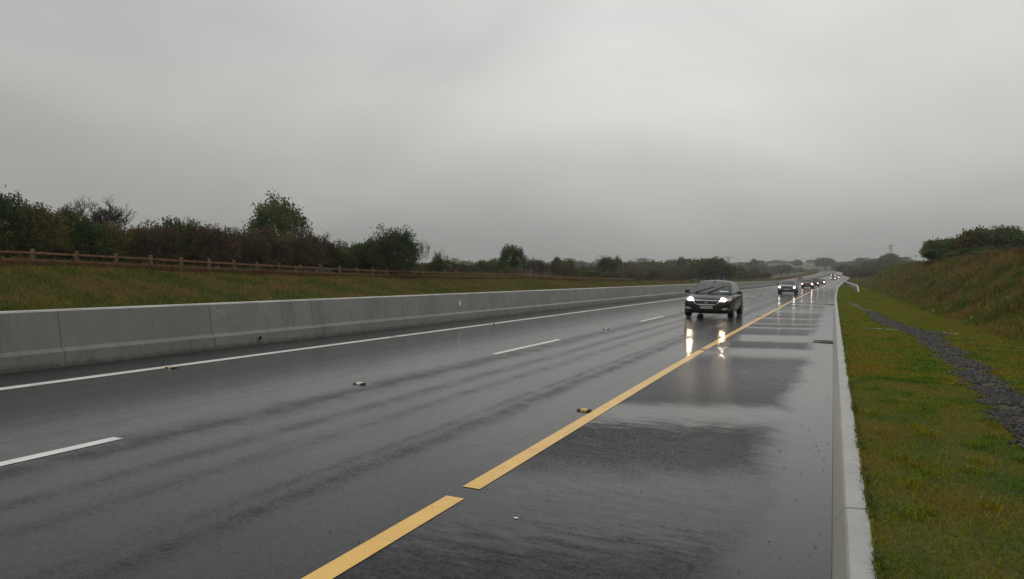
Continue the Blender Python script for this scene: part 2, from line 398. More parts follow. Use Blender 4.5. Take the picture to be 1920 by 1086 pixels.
M_TAIL = simple('tail_light', (.4, .01, .01), .2, emit=(1, .04, .03), estr=1.2)

# ------------------------------------------------------------------ ground, carriageways, markings
def dense(a, b, s0, g):
    v = [a]; s = s0
    while v[-1] < b: v.append(v[-1] + s); s *= g
    v[-1] = b; return np.array(v)
DT = np.concatenate([np.arange(-30, 60, 1.5), dense(60, 3200, 2.0, 1.018)])
ST = np.concatenate([-dense(60, 2600, 6, 1.09)[::-1], np.arange(-58, -33, 2.), np.arange(-33, -23, .6), [-23, -22.6, -12, 0.0, .17, .215], np.arange(.4, 4.5, .4), [4.7],
                     np.arange(5.1, 12, .3), np.arange(12.5, 40, 2.5), dense(42, 2600, 5, 1.09)])
sheet('ground', ST, DT, terrain, M_TURF, kind='structure')
DR = np.concatenate([np.arange(-20, 60, 2.), np.arange(60, 770, 4.)])
sheet('road', np.array([-11.3, -9.86, -6.26, -2.6, -1.2, 0.]), DR, lambda s, D: zr(D) + FALL * np.clip(-s, 0, None), M_ROAD, kind='structure')
_r2 = sheet('far_carriageway', np.array([-22.8, -19, -15, -11.6]), DR, lambda s, D: zr(D) + FALL * (22.8 + s), M_ROAD, kind='structure')

def line(name, L0, wd, segs, mat, left=False):
    V = []; Q = []; UV = []
    for a, b in segs:
        Ds = np.append(np.arange(a, b, 3. if b - a > 8 else 1.), b) if b - a > 1 else np.array([a, b])
        for i, D in enumerate(Ds):
            c = L0(D) if callable(L0) else L0
            for k in (-.5, .5):
                L = c + k * wd; z = FALL * L + .004 if not left else FALL * (22.8 - L) + .004
                V.append(P(-L, D, z)); UV.append((L, D))
            if i: n = len(V); Q.append((n - 4, n - 3, n - 1, n - 2))
    tag(link(name, np_mesh(name, V, quads=Q, mats=mat, uv=UV)), kind='structure')
def gaps(a, b, first, step, g):
    out = []; p = a; x = first
    while x < min(b, 90): out.append((p, x)); p = x + g; x += step
    out.append((p, b)); return out
YL = lambda D: float(np.interp(D, [0, 3, 6, 10, 18, 30], [2.52, 2.55, 2.57, 2.64, 2.72, 2.74]))
line('yellow_edge_line', YL, .15, gaps(-10, 700, 4.70, 11.9, .26), M_YELLOW)
line('white_edge_line', 9.86, .19, gaps(-10, 700, 3.2, 11.7, .10), M_WHITE)
line('lane_line', 6.26, .13, [(13.1 + 12.15 * k, 16.9 + 12.15 * k) for k in range(-2, 50)], M_WHITE)
line('far_edge_line', 12.6, .15, [(-10, 700)], M_WHITE, True)
line('far_lane_line', 16.3, .12, [(2 + 12 * k, 6 + 12 * k) for k in range(0, 55)], M_WHITE, True)
line('far_shoulder_line', 20.0, .15, [(-10, 700)], M_YELLOW, True)

k = sweep('kerb', [(0.0, -.1), (0.002, -.002), (.012, .012), (.075, .092), (.092, .106), (.221, .112), (.229, .104), (.229, -.1)], DR, M_KERB, smooth=False)
tag(k, kind='structure')

# concrete step barrier in the central reserve
b0 = FALL * 11.15
prof = [(-11.13, b0 - .1), (-11.15, b0 + .01), (-11.17, b0 + .24), (-11.25, b0 + .30), (-11.335, b0 + .875), (-11.35, b0 + .9), (-11.56, b0 + .9), (-11.575, b0 + .875), (-11.66, b0 + .30), (-11.74, b0 + .24), (-11.76, b0 - .1)]
bar = empty('concrete_barrier', P(-11.45, 0, 0), label='long grey concrete step barrier along the central reserve', cat='barrier')
bo = sweep('wall', prof, DR, M_WALL); bo.parent = bar; bo.matrix_parent_inverse = Matrix.Translation(-Vector(bar.location))
M_CAP = simple('pale_top_edge', (.50, .49, .45), .5, noise=.2, nscale=2)  # paler tone than the wall, used along the whole barrier top
cp = sweep('coping', [(-11.336, b0 + .878), (-11.348, b0 + .903), (-11.562, b0 + .903), (-11.573, b0 + .878)], DR, M_CAP); cp.parent = bar; cp.matrix_parent_inverse = Matrix.Translation(-Vector(bar.location))
def child_at(o, root): o.parent = root; o.matrix_parent_inverse = Matrix.Translation(-Vector(root.location)); return o
mb = MB(); D0 = 11.8
mb.tube([P(-11.145, D0, b0 + .13), P(-11.165, D0, b0 + .13)], .055, 14); child_at(mb.build('drain_hole', simple('hole_dark', (.006, .006, .006), .9)), bar)
mb = MB(); 
for kk in range(14):
    a = 2 * math.pi * kk / 14; a2 = 2 * math.pi * (kk + 1) / 14
    mb.tube([P(-11.143, D0 + .06 * math.cos(a), b0 + .13 + .06 * math.sin(a)), P(-11.143, D0 + .06 * math.cos(a2), b0 + .13 + .06 * math.sin(a2))], .008, 5)
child_at(mb.build('drain_rim', M_CONC), bar)
for Dq in (21.0, 45.3, 69.5, 94, 118, 142):
    mb = MB(); x, y, z = P(-11.285, Dq, b0 + .58)
    mb.box((x, y, z), (.05, .09, .16)); mb.box((x + .03, y, z), (.02, .07, .12)); child_at(mb.build('reflector', M_WHITEPL), bar)

# ------------------------------------------------------------------ cat's eyes
def cats_eye(mat, tint, D, L, label, group=None):
    z = FALL * L
    e = empty('cats_eye', P(-L, D, z), -heading(D), label=label, cat="cat's eye", group=group)
    e.scale = (.74, .74, .74)
    mb = MB(); mb.box((0, 0, .004), (.22, .10, .010), 0, .96); mb.box((-.085, 0, .018), (.05, .13, .022), 0, .85); mb.box((.085, 0, .018), (.05, .13, .022), 0, .85)
    mb.build('housing', M_IRON, e)
    mb = MB(); mb.box((0, 0, .022), (.125, .10, .032), 0, .75); mb.build('reflector', mat, e)
    return e
ce = []
for kk in range(5):
    ln = ["in the lane line gap nearest the camera", "in the lane line gap before the second dash", "between the second and third dash", "small and far along the lane line", "farthest of the lane line"][kk]
for kk, (D, txt) in enumerate(((8.6, 'white cat\'s eye stud in the near gap between lane dashes, left of the yellow stud'), (21.0, 'white cat\'s eye stud in the gap before the last dash left of the dark car'),
                               (33.2, 'small far white cat\'s eye stud on the lane line behind the dark car'), (45.4, 'tiny white cat\'s eye stud on the lane line past the dark car'))):
    cats_eye(M_WHITEPL, 0, D, 6.26, txt, "cat's eyes set in the road")
for kk, (D, txt) in enumerate(((8.4, 'yellow cat\'s eye stud beside the yellow edge line, nearest the camera'), (20.5, 'yellow cat\'s eye stud beside the yellow line below the dark car'),
                               (32.5, 'small yellow cat\'s eye stud by the yellow line right of the dark car'), (44.6, 'tiny yellow cat\'s eye stud on the yellow line below the silver car'))):
    cats_eye(M_AMBER, 0, D, YL(D) + .17, txt, "cat's eyes set in the road")
for kk, (D, txt) in enumerate(((8.3, 'yellow cat\'s eye stud on the white edge line near the left of the road'), (20.4, 'pale cat\'s eye stud on the white edge line under the first barrier reflector'),
                               (32.4, 'small pale cat\'s eye stud on the white edge line left of the second reflector'), (44.5, 'tiny pale cat\'s eye stud on the white edge line beside the second reflector'))):
    cats_eye(M_AMBER if kk == 0 else M_WHITEPL, 0, D, 9.70 if kk == 0 else 9.80, txt, "cat's eyes set in the road")

# gully gratings against the kerb
for D, txt in ((20.9, 'dark iron gully grating set against the kerb, nearer of two'), (50.6, 'dark iron gully grating far along the kerb')):
    g = empty('gully_grating', P(-.24, D, FALL * .2), -heading(D), label=txt, cat='drain grate', group='gully gratings')
    mb = MB(); mb.box((0, -.34, .006), (.48, .05, .02)); mb.box((0, .34, .006), (.48, .05, .02)); mb.box((-.23, 0, .006), (.05, .63, .02)); mb.box((.23, 0, .006), (.05, .63, .02)); mb.build('frame', M_IRON, g)
    mb = MB()
    for q in range(9): mb.box((-.17 + q * .0425, 0, .004), (.018, .62, .018))
    mb.box((0, 0, .003), (.40, .03, .016)); mb.build('grate', M_IRON, g)
    mb = MB(); mb.box((0, 0, -.006), (.41, .63, .012)); mb.build('pit', simple('pit_dark', (.004, .004, .004), .9), g)

# ------------------------------------------------------------------ gravel drain
def gedge(D):
    l = np.interp(D, [-5, 0, 8, 10, 13, 18, 24.5, 27.5, 31, 40, 49, 60], [1.5, 1.55, 1.68, 1.78, 1.90, 2.04, 2.12, 1.75, 1.5, 1.42, .95, .7])
    wdt = np.interp(D, [-5, 10, 24, 25.2, 26.4, 31, 40, 50, 62], [.62, .60, .64, 1.2, .75, .55, .38, .45, .1])
    l = l + .05 * np.sin(D * 1.7) + .04 * np.sin(D * 4.1 + 1) + .025 * np.sin(D * 9.3); r = l + wdt + .05 * np.sin(D * 2.3 + 2) + .04 * np.sin(D * 5.7)
    return l, r
M_GRAV = simple('wet_gravel_bed', (.060, .042, .026), .8, noise=.6, nscale=25, bump=.6)
Dg = np.arange(-4, 60, .25); l, r = gedge(Dg)
V = []; Q = []
for i, D in enumerate(Dg):
    for kk in range(5):
        s = l[i] + (r[i] - l[i]) * kk / 4; V.append((s + float(shift(D)), D, float(terrain(s, D)) + .008))
    if i:
        n = len(V); Q += [(n - 10 + kk, n - 9 + kk, n - 4 + kk, n - 5 + kk) for kk in range(4)]
tag(link('gravel_bed', np_mesh('gravel_bed', V, quads=Q, mats=M_GRAV)), kind='structure')
# stones
ico = bmesh.new(); bmesh.ops.create_icosphere(ico, subdivisions=1, radius=1); iv = np.array([v.co[:] for v in ico.verts]); itr = np.array([[v.index for v in f.verts] for f in ico.faces]); ico.free()
NS = 17000
Ds = 3 + 37 * rng.random(NS) ** 1.5; l, r = gedge(Ds); uu = np.clip(rng.random(NS) + rng.normal(0, .05, NS), -.12, 1.12); ss = l + (r - l) * uu
sz = rng.uniform(.012, .028, NS) * np.interp(Ds, [3, 12, 40], [1, 1.15, 2.0])
keep = (np.sin(Ds * 2.7 + ss * 3) + np.sin(Ds * 6.1 - ss * 9) + rng.normal(0, .7, NS)) > -.85; Ds, ss, sz = Ds[keep], ss[keep], sz[keep]; NS = len(Ds)
jit = iv[None] * (1 + .35 * (rng.random((NS, 12, 3)) - .5)) * (sz[:, None] * rng.uniform(.6, 1.25, (NS, 3)))[:, None, :]
ang = rng.random(NS) * 6.28; ca, sa = np.cos(ang)[:, None], np.sin(ang)[:, None]
J = np.stack([jit[..., 0] * ca - jit[..., 1] * sa, jit[..., 0] * sa + jit[..., 1] * ca, jit[..., 2]], -1)
J += np.stack([ss + shift(Ds), Ds, terrain(ss, Ds) + .012], -1)[:, None]
T = (itr[None] + 12 * np.arange(NS)[:, None, None]).reshape(-1, 3)
m, t = material('gravel_stone')
rn = t.n('ShaderNodeAttribute', attribute_name='rnd').outputs['Fac']
c = t.ramp(rn, [(0, (.008, .009, .010)), (.5, (.027, .026, .026)), (.88, (.046, .043, .041)), (1, (.13, .080, .045))])
t.out(t.n('ShaderNodeBsdfPrincipled', {'Base Color': c, 'Roughness': .5, 'Specular IOR Level': .3}).outputs[0])
tag(link('gravel', np_mesh('gravel', J.reshape(-1, 3), tris=T, mats=m, attr=np.repeat(rng.random(NS), 12))), label='loose wet grey stones filling the drain strip in the grass', cat='gravel', kind='stuff')

# pale concrete strips crossing the drain
def verge_strip(pts, wd, label, D_=None):
    root = empty('concrete_strip', (pts[0][0], pts[0][1], float(terrain(pts[0][0], pts[0][1]))), label=label, cat='concrete strip')
    V = []; Q = []; n = 14
    for i in range(n + 1):
        f = i / n * (len(pts) - 1); a = int(min(f, len(pts) - 2)); fr = f - a
        s = pts[a][0] * (1 - fr) + pts[a + 1][0] * fr; D = pts[a][1] * (1 - fr) + pts[a + 1][1] * fr
        h = .018 + .008 * math.sin(i * 2.1); ww = wd * (.8 + .2 * math.sin(i * 1.3))
        for dy, dz in ((-ww / 2, -.04), (-ww / 2, h), (ww / 2, h), (ww / 2, -.04)):
            V.append((s + float(shift(D)), D + dy, float(terrain(s, D)) + dz))
        if i:
            b = len(V) - 8
            Q += [(b + j, b + j + 1, b + j + 5, b + j + 4) for j in range(3)]
    Q += [(0, 1, 2, 3), (len(V) - 1, len(V) - 2, len(V) - 3, len(V) - 4)]
    child_at(link('slab', np_mesh('slab', V, quads=Q, mats=M_CONC, uv=[(v[0], v[1]) for v in V])), root)
verge_strip([(.85, 26.0), (1.4, 26.3), (2.0, 26.2)], .22, 'pale concrete strip lying in the grass at the left side of the gravel')
verge_strip([(2.65, 25.9), (3.15, 25.7), (3.5, 25.3)], .26, 'greyish concrete strip lying in the grass at the right side of the gravel')
verge_strip([(.75, 47.5), (1.35, 47.9)], .4, 'small far concrete strip across the narrow end of the gravel')

# little white stakes at the foot of the bank
for s, D, txt in ((4.55, 41.5, 'short white stake in the grass at the foot of the bank, farther one'), (4.95, 33.2, 'short white stake in the grass at the foot of the bank, nearer one')):
    e = empty('marker_stake', (s + float(shift(D)), D, float(terrain(s, D))), label=txt, cat='stake', group='white marker stakes')
    mb = MB(); mb.box((0, 0, .05), (.035, .03, .16), .3, .9); mb.build('stake', M_WHITEPL, e)
    mb = MB(); mb.box((0, 0, .14), (.040, .034, .02), .3, .6); mb.build('cap', M_CONC, e)

# ------------------------------------------------------------------ guard rail on the right, beyond the verge
gr = empty('guard_rail', (float(2.5 + shift(97)), 97, 0), label='steel guard rail with sloping end section, starting where the road bends right', cat='guard rail')
pathR = [(2.55, 96, .10), (2.52, 97.5, .36), (2.50, 99.5, .66), (2.45, 104, .70), (2.3, 130, .70), (2.1, 155, .70), (1.7, 170, .70), (1.2, 184, .70), (.95, 205, .70)] + [(.9, D, .70) for D in range(220, 640, 8)]
V = []; Q = []; cs = [(-.03, -.16), (.05, -.11), (.05, -.05), (-.02, 0), (.05, .05), (.05, .11), (-.03, .16)]
for i, (s, D, h) in enumerate(pathR):
    for a, b in cs: V.append(P(s - a, D, h + b * min(1, .5 + h) + .02))
    if i: n = len(V); Q += [(n - 14 + j, n - 13 + j, n - 6 + j, n - 7 + j) for j in range(6)]
me = np_mesh('rail', V, quads=Q, mats=M_STEEL, smooth=True); ra = child_at(link('rail', me), gr)
md = ra.modifiers.new('s', 'SOLIDIFY'); md.thickness = .012
mb = MB(); mb.tube([P(2.52, 95.6, .02), P(2.50, 97.6, .36), P(2.48, 99.6, .66)], .075, 8); child_at(mb.build('end_ramp', M_WHITEPL), gr)
for i in range(90):
    D = 102 + i * 5.; s = float(np.interp(D, [p[1] for p in pathR], [p[0] for p in pathR])) + .09
    mb = MB(); x, y, z = P(s, D, .28); mb.box((x, y, z), (.06, .10, 1.1)); child_at(mb.build('post', M_STEEL), gr)

# ------------------------------------------------------------------ timber fence on the left bank
def fence_s(D): return -33 + .18 * math.sin(D * .3) + float(np.interp(D, [85, 130], [0, .8]))
FT = [5, 21, 31, 47, 62, 80, 93, 110, 140]; FZ = [3.2, 3.02, 2.79, 2.46, 2.39, 2.29, 2.02, 1.85, 1.6]
fn = empty('timber_fence', (-33, 14, 2), label='brown timber post and rail fence along the top of the left bank', cat='fence')
pD = [20.85 + 2 * i for i in range(-5, 52)]; tops = []
for i, D in enumerate(pD):
    s = fence_s(D); g = float(terrain(s, D)); g = float(np.interp(D, FT, FZ)) - .98; h = .98 + random.uniform(-.03, .04); x = s + float(shift(D))
    mb = MB(); mb.box((x, D, g + h / 2 - .2), (.15, .15, h + .4), random.uniform(-.1, .1), .96)
    mb.box((x, D, g + h + .012), (.13, .13, .03), 0, .6); child_at(mb.build('post', M_WOOD), fn); tops.append((x, D, g + h))
for i in range(0, len(pD) - 2, 2):
    for dz in (-.17, -.50, -.80):
        mb = MB()
        for a in (i, i + 1):
            A = Vector(tops[a]); B = Vector(tops[a + 1]); A.z = float(np.interp(A.y, FT, FZ)) + dz; B.z = float(np.interp(B.y, FT, FZ)) + dz
            A.x += .093; B.x += .093; h = .05; d = .018; ln = (B - A)
            A = A - ln * .002
            vs = [(p.x + q * d, p.y, p.z + e * h) for p in (A, B) for q, e in ((-1, -1), (1, -1), (1, 1), (-1, 1))]
            mb.add(vs, [(0, 3, 2, 1), (4, 5, 6, 7), (0, 1, 5, 4), (1, 2, 6, 5), (2, 3, 7, 6), (3, 0, 4, 7)])
        child_at(mb.build('rail', M_WOOD), fn)

# ------------------------------------------------------------------ grass and weeds (uncountable: one object per kind)
def blades(name, s, D, h, wd, mat, lean=.35, label=None, cat='grass', flop=.0, z0=-.01):
    n = len(s); x = s + shift(D); z = terrain(s, D) + z0
    z = np.where((s > 0) & (s < .24), zr(D) + .108, z)
    a = rng.random(n) * 6.283; b = rng.random(n) * 6.283
    dx, dy = np.cos(a) * wd / 2, np.sin(a) * wd / 2
    lx, ly = np.cos(b) * h * lean * rng.random(n), np.sin(b) * h * lean * rng.random(n)
    V = np.zeros((n, 5, 3)); k = .55
    V[:, 0] = np.stack([x - dx, y0 := D - dy, z], -1); V[:, 1] = np.stack([x + dx, D + dy, z], -1)
    V[:, 2] = np.stack([x - dx * .8 + lx * .4, D - dy * .8 + ly * .4, z + h * k], -1); V[:, 3] = np.stack([x + dx * .8 + lx * .4, D + dy * .8 + ly * .4, z + h * k], -1)
    V[:, 4] = np.stack([x + lx * 1.3, D + ly * 1.3, z + h * (1 - flop * rng.random(n))], -1)
    i = np.arange(n)[:, None] * 5
    me = np_mesh(name, V.reshape(-1, 3), tris=i + np.array([[2, 3, 4]]), quads=i + np.array([[0, 1, 3, 2]]), mats=mat, attr=np.repeat(rng.random(n), 5))
    return tag(link(name, me), label=label, cat=cat, kind='stuff')

G_VERGE = mat_foliage('verge_grass', [(0.055, 0.140, 0.005), (0.100, 0.180, 0.006), (0.175, 0.205, 0.008), (0.235, 0.205, 0.010), (0.250, 0.165, 0.018)], .95, .35, .5)
G_LEFT = mat_foliage('left_bank_grass', [(0.055, 0.095, 0.012), (0.095, 0.120, 0.016), (0.150, 0.135, 0.022), (0.195, 0.150, 0.038), (0.200, 0.120, 0.045)], .42, .4, .6)
G_RIGHT = mat_foliage('right_bank_growth', [(0.038, 0.070, 0.012), (0.085, 0.125, 0.016), (0.150, 0.150, 0.024), (0.215, 0.160, 0.038), (0.180, 0.090, 0.034)], .55, .45, .6)
G_BROWN = mat_foliage('brown_weeds', [(.030, .016, .008), (.085, .036, .016), (.130, .058, .022), (.120, .085, .028), (.07, .065, .02)], .9, .45, .7)

def not_gravel(s, D, m=.04):
    l, r = gedge(D); m = m + .10 * (np.sin(D * 3.1 + s * 5) * .5 + .5) + rng.normal(0, .06, len(s)); return ~((s > l + m) & (s < r - m) & (D < 61))
def clumpy(s, D, k, thr):
    v = np.sin(s * 3.1 * k + 1.7 * np.sin(D * 1.3 * k)) + np.sin(D * 2.3 * k + 1.3 * np.sin(s * 2.9 * k)) + .6 * np.sin((s + D) * 5.1 * k)
    return v + rng.normal(0, .8, len(s)) > thr
def area(n, s0, s1, D0, D1, p=1.): return rng.uniform(s0, s1, n), D0 + (D1 - D0) * rng.random(n) ** p
s_, D_ = area(150000, .22, 5.2, 2.6, 13, 1.15); k = not_gravel(s_, D_, .05)
blades('verge_grass', s_[k], D_[k], rng.uniform(.018, .050, k.sum()) * (1 + .5 * clumpy(s_[k], D_[k], .8, 1.2)), .0065, G_VERGE, .9, 'short wet olive grass on the verge nearest the camera', flop=.3)
s_, D_ = area(150000, .22, 6.3, 13, 60, 1.5); k = not_gravel(s_, D_, .05)
blades('verge_grass', s_[k], D_[k], rng.uniform(.03, .075, k.sum()), .016, G_VERGE, .9, 'short olive grass on the verge farther along the kerb', flop=.3)
s_, D_ = area(60000, .22, 6.3, 60, 185, 1.3)
blades('verge_grass', s_, D_, rng.uniform(.05, .12, len(s_)), .05, G_VERGE, .9, 'short olive grass on the verge beyond the gravel strip', flop=.3)
cx = rng.uniform(.3, 5, 260); cy = 2.8 + 20 * rng.random(260) ** 1.2
s_ = np.repeat(cx, 70) + rng.normal(0, .05, 260 * 70); D_ = np.repeat(cy, 70) + rng.normal(0, .06, 260 * 70); k = (s_ > .24) & not_gravel(s_, D_)
blades('verge_tufts', s_[k], D_[k], rng.uniform(.04, .11, k.sum()), .009, G_VERGE, 1.1, 'longer tufts standing out of the short verge grass', flop=.4)
# straggling blades over the kerb edge
Dk = 2.6 + 67 * rng.random(15000) ** 1.4; kk_ = clumpy(np.zeros_like(Dk), Dk, 2.6, .3); Dk = Dk[kk_]
blades('kerb_weeds', .262 - .055 * rng.random(len(Dk)) ** 2, Dk, rng.uniform(.015, .05, len(Dk)), .008, mat_foliage('kerb_weed', [(.04, .06, .008), (.09, .11, .015), (.13, .11, .03)], 2, .4), 1.6, 'tufts of dark weeds creeping over the kerb edge', 'weeds', flop=.6, z0=.01)
# left bank
s_, D_ = area(150000, -32.6, -23.2, 12, 120, 1.35)
blades('bank_grass', s_, D_, rng.uniform(.08, .24, len(s_)) * np.interp(-s_, [23, 25, 30, 32.6], [.35, .8, 1.1, 1.3]), .034, G_LEFT, .55, 'rough green and tan grass on the left bank below the fence')
s_, D_ = area(40000, -34, -23.2, 120, 330, 1.)
blades('bank_grass', s_, D_, rng.uniform(.2, .5, len(s_)), .10, G_LEFT, .5, 'tan grass on the far left bank beyond the fence end')
s_, D_ = area(70000, -34.3, -31.6, 12, 125, 1.3); k = clumpy(s_, D_, .35, -1.2)
blades('dead_weeds', s_[k], D_[k], rng.uniform(.12, .58, k.sum()), .035, G_BROWN, .45, 'reddish brown dead weeds growing along the foot of the fence', 'weeds')
s_, D_ = area(30000, -42, -33.4, 12, 130, 1.3)
blades('rank_grass', s_, D_, rng.uniform(.3, .9, len(s_)), .05, G_RIGHT, .5, 'rank dark green growth between the fence and the hedge', 'undergrowth')
s_, D_ = area(36000, -33, -23.3, 130, 640, 1.2)
blades('dead_weeds', s_, D_, rng.uniform(.15, .45, len(s_)), .11, mat_foliage('tan_growth', [(.07, .06, .018), (.15, .095, .035), (.19, .125, .045), (.12, .065, .028)], .12, .4), .6, 'tan and brown growth on the verge of the far carriageway near the bend', 'weeds')
# right bank
s_, D_ = area(190000, 4.3, 14, 12, 190, 1.7)
blades('bank_growth', s_, D_, rng.uniform(.06, .30, len(s_)) * (1 + 1.1 * clumpy(s_, D_, .55, .9)) * np.interp(s_, [4.3, 5.4, 10], [.25, .9, 1.15]) * np.interp(D_, [12, 60, 190], [.9, 1.1, 1.8]), .030 * np.interp(D_, [12, 60, 190], [.7, 1.2, 2.8]), G_RIGHT, .8, 'rough green and brown growth covering the right bank', 'undergrowth', flop=.4)
s_, D_ = area(30000, 9.2, 13, 12, 190, 1.5); k = clumpy(s_, D_, .3, .3)
blades('dead_weeds', s_[k], D_[k], rng.uniform(.2, .85, k.sum()), .03 * np.interp(D_[k], [12, 60, 190], [.8, 1.3, 3]), G_BROWN, .4, 'rusty brown dead weeds along the crest of the right bank', 'weeds')
s_, D_ = area(26000, 5.6, 10, 12, 90, 1.3); k = clumpy(s_, D_, .45, 1.1)
blades('dead_weeds', s_[k], D_[k], rng.uniform(.15, .5, k.sum()), .03, G_BROWN, .9, 'patches of dark brown dead docks on the slope of the right bank', 'weeds', flop=.5)
s_, D_ = area(30000, .6, 12, 180, 420, 1.2)
blades('bank_growth', s_, D_, rng.uniform(.2, .6, len(s_)), .14, G_RIGHT, .6, 'brownish growth beside the guard rail far along the road', 'undergrowth')

x, y, z = P(-1.98, 4.5, FALL * 1.98 + .005)
V = [(x, y, z)] + [(x + .018 * q * math.cos(a), y + .022 * q * math.sin(a), z) for a, q in zip(np.linspace(0, 2 * math.pi, 15)[:-1], np.tile([1, .55, .9, .4, .8, .6, 1.1], 2))]
tag(link('white_spot', np_mesh('white_spot', V, tris=[(0, 1 + i, 1 + (i + 1) % 14) for i in range(14)], mats=M_WHITEPL)), kind='structure')  # small flat white spot laid on the shoulder
# small dark leaves and grit on the shoulder
NL = 130; L_ = np.where(rng.random(NL) < .5, rng.uniform(.03, .5, NL), rng.uniform(.1, 3.6, NL)); D_ = 2.3 + 16 * rng.random(NL) ** 1.6
V = []; T = []
for L, D in zip(L_, D_):
    x, y, z = P(-L, D, FALL * L + .002); q = random.uniform(.003, .011); a = random.uniform(0, 6.3); n = len(V)
    for j in range(6): V.append((x + q * math.cos(a + j * 1.047) * random.uniform(.5, 1.5), y + q * math.sin(a + j * 1.047) * random.uniform(.5, 1.1), z + random.uniform(.001, .008)))
    V.append((x, y, z + .009)); T += [(n + j, n + (j + 1) % 6, n + 6) for j in range(6)]
tag(link('leaf_litter', np_mesh('leaf_litter', V, tris=T, mats=simple('wet_leaf', (.02, .016, .011), .6))), label='small dark scraps of leaf and grit scattered on the wet shoulder', cat='litter', kind='stuff')

# ------------------------------------------------------------------ trees and shrubs
def tubes_np(segs, n=4):
    """segs: list of (p0, p1, r0, r1)"""
    A = np.array([q[0] for q in segs], float); B = np.array([q[1] for q in segs], float); r0 = np.array([q[2] for q in segs]); r1 = np.array([q[3] for q in segs])
    d = B - A; d /= np.linalg.norm(d, axis=1)[:, None] + 1e-9
    ref = np.where(np.abs(d[:, 2:3]) < .9, np.array([[0, 0, 1.]]), np.array([[1., 0, 0]])); u = np.cross(d, ref); u /= np.linalg.norm(u, axis=1)[:, None]; v = np.cross(d, u)
    th = np.arange(n) * 2 * np.pi / n; ring = u[:, None] * np.cos(th)[None, :, None] + v[:, None] * np.sin(th)[None, :, None]
    V = np.concatenate([A[:, None] + ring * r0[:, None, None], B[:, None] + ring * r1[:, None, None]], 1)
    i = np.arange(len(segs))[:, None, None] * 2 * n; k = np.arange(n); q = np.stack([k, (k + 1) % n, (k + 1) % n + n, k + n], 1)
    return V.reshape(-1, 3), (i + q[None]).reshape(-1, 4)
def leaves_np(C, size, squash=.6):
    n = len(C); a = rng.normal(size=(n, 3)); a /= np.linalg.norm(a, axis=1)[:, None]
    b = np.cross(a, rng.normal(size=(n, 3))); b /= np.linalg.norm(b, axis=1)[:, None]
    s = size * rng.uniform(.6, 1.3, n)[:, None]
    V = np.stack([C - a * s, C + b * s * squash, C + a * s, C - b * s * squash], 1)
    V[:, 1] += a * s * .2; V[:, 3] += a * s * .2
    return V.reshape(-1, 3), np.arange(n * 4).reshape(n, 4)
def skeleton(levels, trunk_h, spread, kids, length, up, rs, r0=.03, gnarl=.25, stems=1, fork=.35):
    segs = []; tips = []
    def grow(p, d, ln, r, lv):
        steps = 4 if lv < levels else 3; q = p
        for i in range(steps):
            d = d + rs.normal(0, gnarl / steps ** .5, 3) + np.array([0, 0, up * .15]); d /= np.linalg.norm(d)
            nq = q + d * ln / steps; ra, rb = r * (1 - .55 * i / steps), r * (1 - .55 * (i + 1) / steps)
            segs.append((q, nq, ra, rb)); q = nq
            if lv < levels and i >= (1 if lv else 2):
                for _ in range(kids if i == steps - 1 else max(1, kids - 1)):
                    a = rs.uniform(0, 6.283); side = np.array([math.cos(a), math.sin(a), rs.uniform(-.1, .5) * (1 + up)])
                    nd = d * (1 - spread) + side * spread; nd /= np.linalg.norm(nd)
                    grow(q, nd, ln * length * rs.uniform(.75, 1.2), rb * .68, lv + 1)
            if lv >= levels - 1: tips.append(q)
    for k in range(stems):
        a = rs.uniform(0, 6.283) ; tilt = 0 if stems == 1 else fork
        grow(np.array([rs.normal(0, .02), rs.normal(0, .02), -.03]), np.array([math.cos(a) * tilt, math.sin(a) * tilt, 1.]), trunk_h * rs.uniform(.85, 1.1), r0, 0)
    return segs, np.array(tips)
class Variant: pass
def finish(segs, C, size, nbark=4, rmin=0):
    """normalise to height 1 and half-width .5"""
    segs = [(a, b, max(c, rmin), max(d, rmin)) for a, b, c, d in segs]
    v = Variant(); allp = C if len(C) else np.array([s[1] for s in segs])
    top = np.quantile(allp[:, 2], .997); c = (np.quantile(allp[:, 0], .5), np.quantile(allp[:, 1], .5)); wd = np.quantile(np.hypot(allp[:, 0], allp[:, 1]), .97)
    v.aspect = 2 * wd / top; sc = np.array([.5 / wd, .5 / wd, 1 / top])
    v.bark = None
    if segs:
        bv, bq = tubes_np(segs, nbark); v.bark = (bv * sc, bq)
    v.leaf = None
    if len(C):
        lv, lq = leaves_np(C, size); # keep leaves undistorted
        cen = np.repeat(C, 4, 0); lv = cen * sc + (lv - cen) / top; v.leaf = (lv, lq, np.repeat(rng.random(len(C)), 4))
    return v
def tree_variant(seed, leaf=.022, per=60, clus=.06, core=.0, **k):
    rs = np.random.default_rng(seed); segs, tips = skeleton(rs=rs, **k)
    C = (tips[:, None] + rs.normal(0, clus, (len(tips), per, 3)) * np.array([1, 1, .75])).reshape(-1, 3) if per else np.zeros((0, 3))
    return finish(segs, C, leaf, rmin=.0012 if not per else 0)
